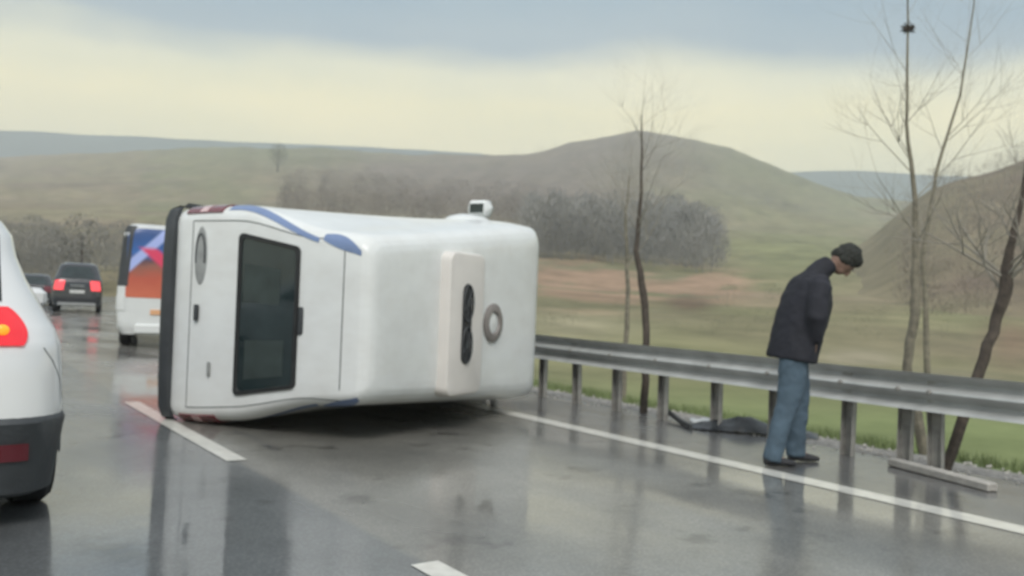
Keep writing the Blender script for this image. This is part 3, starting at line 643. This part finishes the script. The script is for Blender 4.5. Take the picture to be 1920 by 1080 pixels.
# ---------------------------------------------------------------- guardrail
GR = thing('guardrail', 'galvanised corrugated steel guardrail on posts along the right edge of the road', 'guardrail', tuple(road(4, A_RAIL)))
inv = Vector(GR.location)
wp = []
for k in range(25):
    t_ = k/24; z = RAILTOP-.315*t_; y = .041*math.cos(t_*4*math.pi)      # two crests towards the road
    wp.append((-y, z))
seam = np.arange(-14.2, 112, 4.0)
for i in range(len(seam)-1):
    s0, s1 = seam[i], seam[i+1]+.12; q = MB(); ss = np.linspace(s0, s1, 7)
    of = -.004*(i % 2)
    q.grid([[road(s_, A_RAIL-.05+a+of, z+.012*noise.noise(Vector((s_*.35, 0, 0))))-inv for a, z in wp] for s_ in ss])
    q.grid([[road(s_, A_RAIL-.046+a+of, z+.012*noise.noise(Vector((s_*.35, 0, 0))))-inv for a, z in wp] for s_ in ss], flip=True)
    if s0 < 60: q.build('beam', M_steel, GR)
def rail_s(px):               # where the rail passes picture column px
    best = min(np.arange(1.5, 12, .02), key=lambda s_: abs((lambda v: 960+FPX*v.dot(RT)/v.dot(fw))(road(s_, A_RAIL, .2)-Vector((0, 0, H0)))-px)); return float(best)
pxs = [1012, 1076, 1150, 1237, 1338, 1448, 1583, 1692, 1750]
ps = [rail_s(p_) for p_ in pxs]
pme = None
allp = [round(-12+1.9*k, 2) for k in range(8)]+ps+[10.6, 12.2]+[14+2.0*k for k in range(22)]
for s_ in allp:
    if pme is None:
        q = MB()
        q.box((0, .03, .28), (.12, .006, 1.0)); q.box((-.057, 0, .28), (.006, .055, 1.0)); q.box((.057, 0, .28), (.006, .055, 1.0)); q.box((0, -.02, .66), (.11, .06, .2), b=.01)
        po = q.build('post', M_post, GR, smooth=False); pme = po.data
    else: po = bpy.data.objects.new('post', pme); COL.objects.link(po); po.parent = GR
    p = road(s_, A_RAIL+.05, 0)-inv; po.location = p; po.rotation_euler = (R(random.uniform(-2, 2)), R(random.uniform(-3, 3)), -math.pi/2-rdir(s_)+R(random.uniform(-6, 6)))

bm_ = None
for s_ in ps:
    for zz_ in (RAILTOP-.157,):
        if bm_ is None: q = MB(); q.tube([(0, 0, 0), (.014, 0, 0), (.022, 0, 0)], [.022, .022, .012], 8); bo_ = q.build('bolt', M_post, GR); bm_ = bo_.data
        else: bo_ = bpy.data.objects.new('bolt', bm_); COL.objects.link(bo_); bo_.parent = GR
        bo_.location = road(s_, A_RAIL-.05-.043, zz_)-inv; bo_.rotation_euler = (0, 0, math.pi-rdir(s_))
# ---------------------------------------------------------------- things on the verge
def gpt(px, py, z=0):         # ground point seen at picture point px,py on level z
    d = fw+RT*((px-960)/FPX)-UP*((py-540)/FPX); t_ = (z-H0)/d.z; return Vector((0, 0, H0))+d*t_
# crumpled dark sheet under the rail
a = gpt(1285, 800); c = gpt(1535, 822); q = MB(); rows = []; ax = (c-a); side = Vector((-ax.y, ax.x, 0)).normalized()
for i in range(33):
    t_ = i/32; row = []
    for j in range(13):
        w = j/12; env = math.sin(math.pi*min(1, max(0, t_)))**.5; e2 = math.sin(math.pi*w)**.8
        p = a+ax*t_+side*(w-.3)*(.42+.08*math.sin(t_*9))
        h = env*e2*(.07+.05*noise.noise(Vector((t_*7, w*4, 1)))+.06*math.exp(-((t_-.45)/.2)**2))+.01+.015*noise.noise(Vector((t_*21, w*11, 2)))
        row.append((p.x+.03*noise.noise(Vector((t_*9, w*5, 7))), p.y, max(.006, h)))
    rows.append(row)
q.grid(rows, flip=False); sht = q.build('crumpled_sheet', mat('dark_wet_plastic_sheet', (.035, .04, .045), .35, var=.4, scale=7, bump=.5, bscale=12))
tag(sht, 'crumpled dark plastic sheet on the ground under the guardrail beside the standing man', 'plastic sheet')
pp = gpt(1322, 792, .03); q = MB(); rows = []
for i in range(9):
    rows.append([(pp.x+(i/8-.5)*.30*RT.x+(j/6-.5)*.30*fw.x, pp.y+(i/8-.5)*.30*RT.y+(j/6-.5)*.3*fw.y, .035+.05*noise.noise(Vector((i*.6, j*.7, 4)))+.04*math.sin(math.pi*i/8)*math.sin(math.pi*j/6)) for j in range(7)])
q.grid(rows, flip=True); tag(q.build('plastic_bag', mat('pale_plastic_bag', (.62, .64, .64), .4, var=.1)), 'small pale plastic bag lying at the left end of the dark sheet', 'plastic bag')
# bent dark strip of trim leading down to the sheet
a = gpt(1236, 776, .0); c = gpt(1296, 806, .0); q = MB(); q.tube([a+Vector((0, 0, .05)), a.lerp(c, .35)+Vector((0, 0, .07)), a.lerp(c, .7)+Vector((0, 0, .03)), c+Vector((0, 0, .025))], [(.018, .035)]*4, 8)
tag(q.build('broken_trim', M_greyp), 'bent dark strip of broken car trim lying between the guardrail post and the dark sheet', 'car trim')
# toppled kerb length beside the rail foot
a = gpt(1672, 872); c = gpt(1862, 922); ax = (c-a); Lk = ax.length; ax.normalize(); mk = Matrix((ax, Vector((-ax.y, ax.x, 0)), Vector((0, 0, 1)))).transposed()
q = MB(); q.box((a+c)/2+Vector((0, 0, .03)), (Lk, .10, .07), mk, b=.012)
tag(q.build('kerb_stone', M_conc), 'long low pale concrete kerb piece at the rail foot, near the right edge', 'kerb')
# stones on the gravel
stones = MB()
for k in range(900):
    s_ = random.uniform(1.5, 14); a_ = random.gauss(7.75, .28)
    if a_ < 7.2 or a_ > 8.5: continue
    r_ = random.uniform(.008, .03); pz = -.005 if a_ < 8 else -.05-(a_-8)*.12
    pc = road(s_, a_, pz)
    v = [Vector((random.uniform(.6, 1)*r_*x, random.uniform(.6, 1)*r_*y, random.uniform(.4, .8)*r_*z)) for x, y, z in ((1, 0, 0), (0, 1, 0), (-1, 0, 0), (0, -1, 0), (0, 0, 1), (0, 0, -1))]
    stones.add([p_+pc for p_ in v], [(0, 1, 4), (1, 2, 4), (2, 3, 4), (3, 0, 4), (1, 0, 5), (2, 1, 5), (3, 2, 5), (0, 3, 5)])
tag(stones.build('gravel', M_conc, smooth=False), 'loose pale gravel scattered along the foot of the guardrail', 'gravel', kind='stuff')
# grass
gm = mat('grass_blades', (.18, .225, .095), .8, var=.35, scale=1.2)
q = MB(); rz = random
for k in range(15000):
    s_ = random.uniform(-2, 30)**1.0; a_ = 8.0+abs(random.gauss(0, 1))*2.2
    if noise.noise(Vector((s_*.8, a_*.8, 0))) < -.12 and a_ < 9.5: continue
    zb = interp(a_, [8, 8.3, 8.9, 10, 13, 20], [-.03, -.13, -.16, -.32, -1.0, -2.4]); p = road(s_, a_, zb-.01)
    for _ in range(3):
        an = random.uniform(0, 6.28); h = random.uniform(.05, .17); dx, dy = math.cos(an)*.008, math.sin(an)*.008
        lx, ly = random.uniform(-.06, .06), random.uniform(-.06, .06); ox, oy = random.uniform(-.05, .05), random.uniform(-.05, .05)
        q.add([(p.x+ox-dx, p.y+oy-dy, p.z), (p.x+ox+dx, p.y+oy+dy, p.z), (p.x+ox+lx, p.y+oy+ly, p.z+h)], [(0, 1, 2)])
tag(q.build('grass', gm, smooth=False), 'short wet green grass beyond the guardrail', 'grass', kind='stuff')

# ---------------------------------------------------------------- trees
def branch(mb, p, d, r, ln, depth, rnd, up=.12, nseg=4, sides=5, spread=.55, kids=(2, 4)):
    pts = [p.copy()]; rs = [r]; q = p.copy(); dd = d.normalized()
    for i in range(nseg):
        dd = (dd+Vector((rnd.uniform(-.14, .14), rnd.uniform(-.14, .14), rnd.uniform(-.08, .14)+up*.3))).normalized()
        q = q+dd*(ln/nseg); pts.append(q.copy()); rs.append(r*(1-.72*(i+1)/nseg))
    mb.tube(pts, rs, sides if depth > 1 else 3, cap=False)
    if depth <= 0: return
    for k in range(rnd.randint(*kids)+ (1 if depth > 1 else 0)):
        i = rnd.randint(1, nseg); t0 = pts[i]; b_ = (pts[i]-pts[i-1]).normalized()
        side = Vector((rnd.uniform(-1, 1), rnd.uniform(-1, 1), rnd.uniform(-.2, .6))); side = (side-b_*side.dot(b_)).normalized()
        branch(mb, t0, (b_*(1-spread)+side*spread+Vector((0, 0, up))), rs[i]*.72, ln*rnd.uniform(.5, .78), depth-1, rnd, up, nseg, sides, spread, kids)
def roadside_tree(name, label, path, rads, mt, seed, limbs, depth=3, twigm=M_twig, tipr=None, group=None):
    rnd = random.Random(seed); base = path[0]; o = thing(name, label, 'tree', tuple(base), 0, group)
    q = MB(); P_ = [p-base for p in path]; pts = []; rr_ = []
    for i in range(len(P_)-1):
        for k in range(4):
            t_ = k/4; pts.append(P_[i].lerp(P_[i+1], t_)+Vector((rnd.uniform(-1, 1), rnd.uniform(-1, 1), 0))*rads[i]*.25); rr_.append(rads[i]+(rads[i+1]-rads[i])*t_)
    pts.append(P_[-1]); rr_.append(rads[-1]); q.tube(pts, rr_, 9); q.build('trunk', mt, o)
    q = MB()
    for (t_, n_, ln) in limbs:
        for k in range(n_):
            f_ = t_+rnd.uniform(-.05, .05); f_ = min(max(f_, 0), .999)*(len(pts)-1); i = int(f_); p = pts[i].lerp(pts[i+1], f_-i); r = rr_[i]
            an = rnd.uniform(0, 6.28)
            branch(q, p, Vector((math.cos(an), math.sin(an), rnd.uniform(.5, 1.4))), r*.27, ln*rnd.uniform(.7, 1.2), depth, rnd)
    q.build('crown', twigm, o); return o
def ip(px, py, d):           # picture point at plan depth d -> world
    v = fw+RT*((px-960)/FPX)-UP*((py-540)/FPX); k = d/(math.sin(YAW)*v.x+math.cos(YAW)*v.y); return Vector((0, 0, H0))+v*k
g0 = gpt(1209, 780); d1 = g0.x*math.sin(YAW)+g0.y*math.cos(YAW)
roadside_tree('bare_tree', 'slim dark leaning bare tree just behind the guardrail, right of the overturned van', [ip(1207, 786, d1+.35), ip(1212, 640, d1+.35), ip(1207, 550, d1+.4), ip(1192, 470, d1+.4), ip(1203, 360, d1+.45), ip(1203, 215, d1+.5)], [.050, .042, .046, .032, .020, .006], M_bark, 3, [(.62, 3, .8), (.72, 4, .9), (.85, 4, .8), (.97, 3, .7)], 3)
roadside_tree('bare_tree', 'thin pale bare sapling immediately left of the slim dark tree', [ip(1168, 770, d1+2.0), ip(1173, 640, d1+2.1), ip(1178, 540, d1+2.1), ip(1172, 420, d1+2.1), ip(1180, 330, d1+2.1)], [.042, .036, .03, .02, .008], M_bark2, 5, [(.6, 3, .7), (.8, 4, .7), (.97, 3, .6)], 3)
g3 = gpt(1706, 872); d3 = g3.x*math.sin(YAW)+g3.y*math.cos(YAW)+1.3
roadside_tree('bare_tree', 'tall straight bare tree right of the man with a small nest near its top', [ip(1742, 880, d3), ip(1700, 690, d3), ip(1716, 590, d3), ip(1718, 500, d3), ip(1716, 380, d3), ip(1700, 230, d3), ip(1703, 40, d3), ip(1700, -60, d3)], [.058, .046, .048, .036, .026, .016, .010, .005], M_bark2, 8, [(.5, 2, .8), (.62, 4, 1.0), (.75, 4, 1.0), (.9, 4, .8)], 3)
roadside_tree('bare_tree', 'slender bare tree leaning right just behind the tall tree with the nest', [ip(1745, 800, d3+1.5), ip(1730, 480, d3+1.5), ip(1756, 320, d3+1.5), ip(1800, 180, d3+1.5), ip(1826, 10, d3+1.5), ip(1835, -80, d3+1.5)], [.042, .026, .020, .013, .008, .004], M_bark2, 9, [(.5, 3, 1.0), (.65, 4, 1.1), (.85, 4, .9)], 3)
g4 = gpt(1770, 889); d4 = g4.x*math.sin(YAW)+g4.y*math.cos(YAW)+.15
roadside_tree('bare_tree', 'dark forked bare tree leaning right behind the guardrail near the right edge', [ip(1768, 892, d4), ip(1838, 695, d4), ip(1868, 600, d4), ip(1886, 535, d4), ip(1893, 470, d4), ip(1915, 380, d4), ip(1930, 260, d4)], [.045, .045, .045, .055, .035, .022, .01], M_bark, 11, [(.50, 4, .95), (.55, 4, 1.0), (.7, 4, .8), (.9, 3, .6)], 3)
# a rook's nest high in the tall tree
q = MB(); c = ip(1703, 52, d3); rnd = random.Random(2)
for k in range(70):
    a_ = Vector((rnd.gauss(0, 1), rnd.gauss(0, 1), rnd.gauss(0, .9))).normalized()*rnd.uniform(.01, .05); dd = Vector((rnd.uniform(-1, 1), rnd.uniform(-1, 1), rnd.uniform(-.5, .5))).normalized()*.05
    q.tube([a_-dd, a_+dd], .003, 3, cap=False)
tag(q.build('bird_nest', M_bark, loc=tuple(c)), 'small dark twiggy nest near the top of the tall straight bare tree', 'nest')

def twig_mass(name, m, spots, label, cat, per=170, kind='stuff', fine=1):
    q = MB(); rnd = random.Random(len(spots))
    for (x, y, z, h, w) in spots:
        bx, by, bz = (rnd.uniform(-.08, .08)*h for _ in range(3))
        q.tube([(x, y, z-.3), (x+bx*.5, y+by*.5, z+h*.4), (x+bx, y+by, z+h*.8)], [h*.010, h*.007, h*.003], 3, cap=False)
        for k in range(per):
            a_ = rnd.uniform(0, 6.28); rr_ = rnd.random()**.5; hh = rnd.uniform(.12, 1); wd = w*math.sin(math.pi*min(1, .15+hh*.8))**.7
            cx, cy, cz = x+math.cos(a_)*rr_*wd*.5, y+math.sin(a_)*rr_*wd*.5, z+hh*h
            l_ = h*rnd.uniform(.05, .16)*fine; t_ = h*rnd.uniform(.006, .014)*fine**1.5; ox, oy = math.cos(a_)*l_*.5, math.sin(a_)*l_*.5; b_ = rnd.uniform(0, 6.28); sx, sy = math.cos(b_)*t_, math.sin(b_)*t_
            q.add([(cx-sx, cy-sy, cz), (cx+sx, cy+sy, cz), (cx+ox, cy+oy, cz+l_*.8)], [(0, 1, 2)])
    o = q.build(name, m, smooth=False); tag(o, label, cat, kind=kind); return o
rnd = random.Random(20)
def spots_in(n, px0, px1, d0, d1_, h0, h1, zf=terr_z, wr=.8):
    o = []
    for _ in range(n):
        px = rnd.uniform(px0, px1); d = rnd.uniform(d0, d1_); p = gp(px, d, 0); h = rnd.uniform(h0, h1); o.append((p.x, p.y, zf(px, d)-.2, h, h*wr*rnd.uniform(.8, 1.3)))
    return o
gs = [s_ for s_ in spots_in(420, 985, 1345, 215, 400, 6, 16)]
twig_mass('grove', M_grove, gs, 'dense grey bare grove on the slope below the conical hill', 'woodland', 230)
twig_mass('scrub', M_scrub, spots_in(420, 520, 1000, 330, 560, 6, 12), 'band of low brown scrub on the slope above the overturned van', 'scrub', 110)
twig_mass('hill_scrub', M_scrub, spots_in(240, 900, 1500, 500, 880, 4, 8, wr=1.4)+spots_in(150, 0, 900, 350, 880, 3, 7, wr=1.5), 'sparse scrub dotted over the far hill slopes', 'scrub', 70)
twig_mass('right_scrub', M_scrub, spots_in(240, 1690, 2200, 110, 300, 3, 7, right_z, 1.2), 'low brown bushes covering the steep hillside at the right edge', 'scrub', 110)
twig_mass('roadside_thicket', M_grove, spots_in(120, -120, 420, 74, 110, 3.2, 6.5, wr=.9), 'grey bare thicket beyond the bend of the road behind the queuing cars', 'thicket', 650, fine=.55)
twig_mass('field_bushes', M_olive, spots_in(60, 1350, 1900, 110, 420, 1.2, 3.5, wr=1.3)+spots_in(40, -100, 900, 200, 500, 2, 5, wr=1.3), 'scattered olive bushes on the open fields below the hills', 'bushes', 90)
twig_mass('valley_bushes', M_olive, spots_in(50, 1000, 1900, 70, 110, .8, 1.8, wr=1.6), 'low olive bushes on the valley floor beyond the guardrail', 'bushes', 70)
# single trees one can tell apart on the far slopes
def far_tree(label, px, d, h, m=M_olive, zf=terr_z):
    p = gp(px, d, zf(px, d)-.3); o = thing('tree', label, 'tree', tuple(p)); r2 = random.Random(int(px)); q = MB()
    q.tube([(0, 0, 0), (.1, 0, h*.4), (0, .1, h*.75)], [h*.03, h*.02, h*.008], 5); q.build('trunk', M_bark, o); q = MB()
    for k in range(2200):
        a_ = Vector((r2.gauss(0, 1), r2.gauss(0, 1), r2.gauss(0, 1))).normalized()*r2.random()**.4; c = Vector((a_.x*h*.34, a_.y*h*.34, h*.6+a_.z*h*.4)); s_ = h*.017
        v = [c+Vector((r2.uniform(-1, 1), r2.uniform(-1, 1), r2.uniform(-1, 1)))*s_ for _ in range(3)]; q.add(v, [(0, 1, 2)])
    q.build('crown', m, o, smooth=False)
far_tree('single dark olive tree on the green hilltop above the overturned van', 510, 640, 22)
far_tree('small dark tree alone in the green field left of the tall bare tree', 1643, 330, 7)
far_tree('taller bare tree rising from the thicket above the dark hatchback', 150, 78, 7.5, M_grove)

# ---------------------------------------------------------------- the man
gman = gpt(1474, 870); man = thing('person', 'man in a dark jacket and blue jeans standing at the edge line, head bowed', 'person', (gman.x, gman.y, 0), -YAW+R(6))
M_skin = mat('skin', (.24, .15, .115), .55, var=.08, scale=20); M_hair = mat('dark_hair', (.022, .024, .02), .7, var=.4, scale=60, bump=.6, bscale=120)
M_jack = mat('navy_jacket_cloth', (.015, .016, .024), .8, var=.25, scale=5, bump=.8, bscale=9); M_jean = mat('blue_jeans', (.075, .115, .155), .85, var=.22, scale=6, bump=.7, bscale=11)
M_shoe = mat('dark_shoe_leather', (.03, .03, .035), .5, var=.2)
def soft(o, vox, it=6, f_=.5):
    r_ = o.modifiers.new('r', 'REMESH'); r_.mode = 'VOXEL'; r_.voxel_size = vox; r_.use_smooth_shade = True
    s_ = o.modifiers.new('s', 'SMOOTH'); s_.iterations = it; s_.factor = f_
man.scale = (1.06, 1.06, 1.06)
# local frame: +X the way he faces, +Y his left (away from us), Z up
HIP = {1: Vector((.055, .085, .90)), -1: Vector((.0, -.085, .90))}
KN = {1: Vector((.135, .12, .49)), -1: Vector((-.045, -.10, .49))}
AN = {1: Vector((.145, .14, .085)), -1: Vector((-.155, -.10, .085))}
SH = {1: Vector((.125, .18, 1.42)), -1: Vector((.14, -.18, 1.42))}
EL = {1: Vector((.12, .24, 1.16)), -1: Vector((.085, -.25, 1.16))}
WR = {1: Vector((.125, .17, .985)), -1: Vector((.105, -.185, .985))}
CH, NK, HD = Vector((.115, 0, 1.33)), Vector((.21, 0, 1.535)), Vector((.42, 0, 1.635))
q = MB()
q.tube([(.03, 0, .85), (.04, 0, 1.0), (.07, 0, 1.15), CH, (.13, 0, 1.46)], [(.15, .10), (.14, .09), (.14, .10), (.16, .11), (.10, .07)], 14)
q.tube([(.13, 0, 1.44), NK, (.31, 0, 1.60)], [.07, .056, .055], 12)
Mh = Matrix.Rotation(R(68), 3, 'Y')
q.ell(HD, (.098, .076, .118), Mh, 20, 14)
def hp(x, y, z): return HD+Mh @ Vector((x, y, z))
q.ell(hp(.05, 0, -.07), (.05, .048, .05), Mh); q.tube([hp(.085, 0, .02), hp(.112, 0, -.012), hp(.118, 0, -.032), hp(.09, 0, -.036)], [.010, .013, .017, .012], 8)
q.tube([hp(.088, -.022, -.062), hp(.097, 0, -.062), hp(.088, .022, -.062)], .009, 6)
for s_ in (1, -1):
    q.ell(hp(-.005, s_*.074, -.01), (.020, .009, .030), Mh, 10, 8); q.ell(hp(.088, s_*.03, .018), (.010, .017, .006), Mh, 8, 6)
    q.tube([SH[s_], EL[s_], WR[s_]], [.05, .04, .028], 10); q.tube([HIP[s_], KN[s_], AN[s_]], [.08, .055, .04], 12)
    q.tube([AN[s_], AN[s_]+Vector((.10, 0, -.05)), AN[s_]+Vector((.16, 0, -.06))], [.038, .024, .015], 8)
    w = WR[s_]; d_ = (w-EL[s_]).normalized(); pm = w+d_*.06; q.tube([w, w+d_*.03, w+d_*.09], [(.028, .02), (.036, .018), (.038, .015)], 10)
    for k in range(4):
        sd_ = Vector((0, 1, .15))*(k-1.5)*.019; l_ = (.07, .08, .075, .055)[k]; p0 = w+d_*.085+sd_; p1 = p0+d_*l_*.5+Vector((0, 0, -.006)); q.tube([p0, p1, p1+(d_+Vector((-.3, 0, -.7))).normalized()*l_*.5], [.009, .0085, .007], 6)
    q.tube([w+d_*.02+Vector((0, -s_*.02, .0)), w+d_*.05+Vector((.01, -s_*.045, 0)), w+d_*.085+Vector((.015, -s_*.05, -.01))], [.012, .011, .008], 6)
bo = q.build('body', M_skin, man); soft(bo, .008, 3, .4)
for s_ in (1, -1):
    q = MB(); q.tube([hp(.083, s_*.03-.012, .016), hp(.094, s_*.03, .018), hp(.083, s_*.03+.012, .016)], .006, 6); q.build('eye', M_hair, bo)
q = MB(); q.ell(hp(-.018, 0, .032), (.108, .091, .110), Mh, 20, 14); q.ell(hp(-.01, 0, -.02), (.075, .088, .07), Mh); q.ell(hp(.035, 0, .085), (.06, .07, .045), Mh); q.ell(hp(-.06, 0, -.03), (.055, .07, .06), Mh)
hr = q.build('hair', M_hair, man); soft(hr, .007, 2, .3)
th_ = bpy.data.textures.new('hair_tufts', 'CLOUDS'); th_.noise_scale = .03; dm = hr.modifiers.new('d', 'DISPLACE'); dm.texture = th_; dm.strength = .022; dm.mid_level = .5
# jacket
q = MB(); q.tube([(.01, 0, .82), (.02, 0, .90), (.045, 0, 1.02), (.08, 0, 1.16), (.115, 0, 1.30), (.145, 0, 1.42), (.18, 0, 1.49), (.205, 0, 1.53)],
     [(.225, .19), (.225, .19), (.22, .195), (.225, .20), (.235, .19), (.20, .155), (.11, .095), (.078, .078)], 22)
q.tube([(.165, 0, 1.49), (.235, 0, 1.555), (.30, 0, 1.60)], [.092, .084, .076], 14)
for s_ in (1, -1):
    q.ell(SH[s_]+Vector((0, 0, .0)), (.08, .07, .085)); q.tube([SH[s_], SH[s_].lerp(EL[s_], .5)+Vector((-.01, 0, 0)), EL[s_], EL[s_].lerp(WR[s_], .5), WR[s_]], [.095, .088, .08, .07, .06], 14)
jk = q.build('jacket', M_jack, man); soft(jk, .012, 12, .5)
tx = bpy.data.textures.new('cloth_folds', 'CLOUDS'); tx.noise_scale = .10; dm = jk.modifiers.new('d', 'DISPLACE'); dm.texture = tx; dm.strength = .018; dm.mid_level = .5
q = MB()
for s_ in (1, -1):
    q.tube([HIP[s_]+Vector((0, 0, .02)), HIP[s_].lerp(KN[s_], .4), KN[s_], KN[s_].lerp(AN[s_], .5)+Vector((-.01, 0, 0)), AN[s_]+Vector((-.005, 0, -.045))], [(.112, .12), (.104, .112), (.080, .088), (.071, .08), (.067, .075)], 16)
q.ell((.02, 0, .90), (.12, .15, .14))
jn = q.build('jeans', M_jean, man); soft(jn, .012, 3, .5)
dm = jn.modifiers.new('d', 'DISPLACE'); dm.texture = tx; dm.strength = .022; dm.mid_level = .5
for s_ in (1, -1):
    q = MB(); a_ = AN[s_]; q.tube([a_+Vector((-.07, 0, -.045)), a_+Vector((-.02, 0, -.035)), a_+Vector((.08, 0, -.05)), a_+Vector((.15, 0, -.058)), a_+Vector((.19, 0, -.062))], [(.03, .035), (.048, .045), (.045, .034), (.045, .025), (.025, .018)], 12); q.ell(a_+Vector((-.01, 0, .0)), (.062, .052, .06)); sh_ = q.build('shoe', M_shoe, man); soft(sh_, .01, 2, .4)

# ---------------------------------------------------------------- air: pale haze round everything
M_h = bpy.data.materials.new('haze'); M_h.use_nodes = True; t = M_h.node_tree; t.nodes.clear()
pv = nd(t, 'ShaderNodeVolumePrincipled'); pv.inputs['Density'].default_value = .00055; pv.inputs['Color'].default_value = (.88, .94, .99, 1); pv.inputs['Anisotropy'].default_value = .1
ot = nd(t, 'ShaderNodeOutputMaterial'); t.links.new(pv.outputs[0], ot.inputs['Volume'])
q = MB(); q.box((0, 0, 155), (4700, 4700, 342)); hz = q.build('haze', M_h, smooth=False); tag(hz, 'thin pale haze filling the valley', 'haze', kind='stuff')
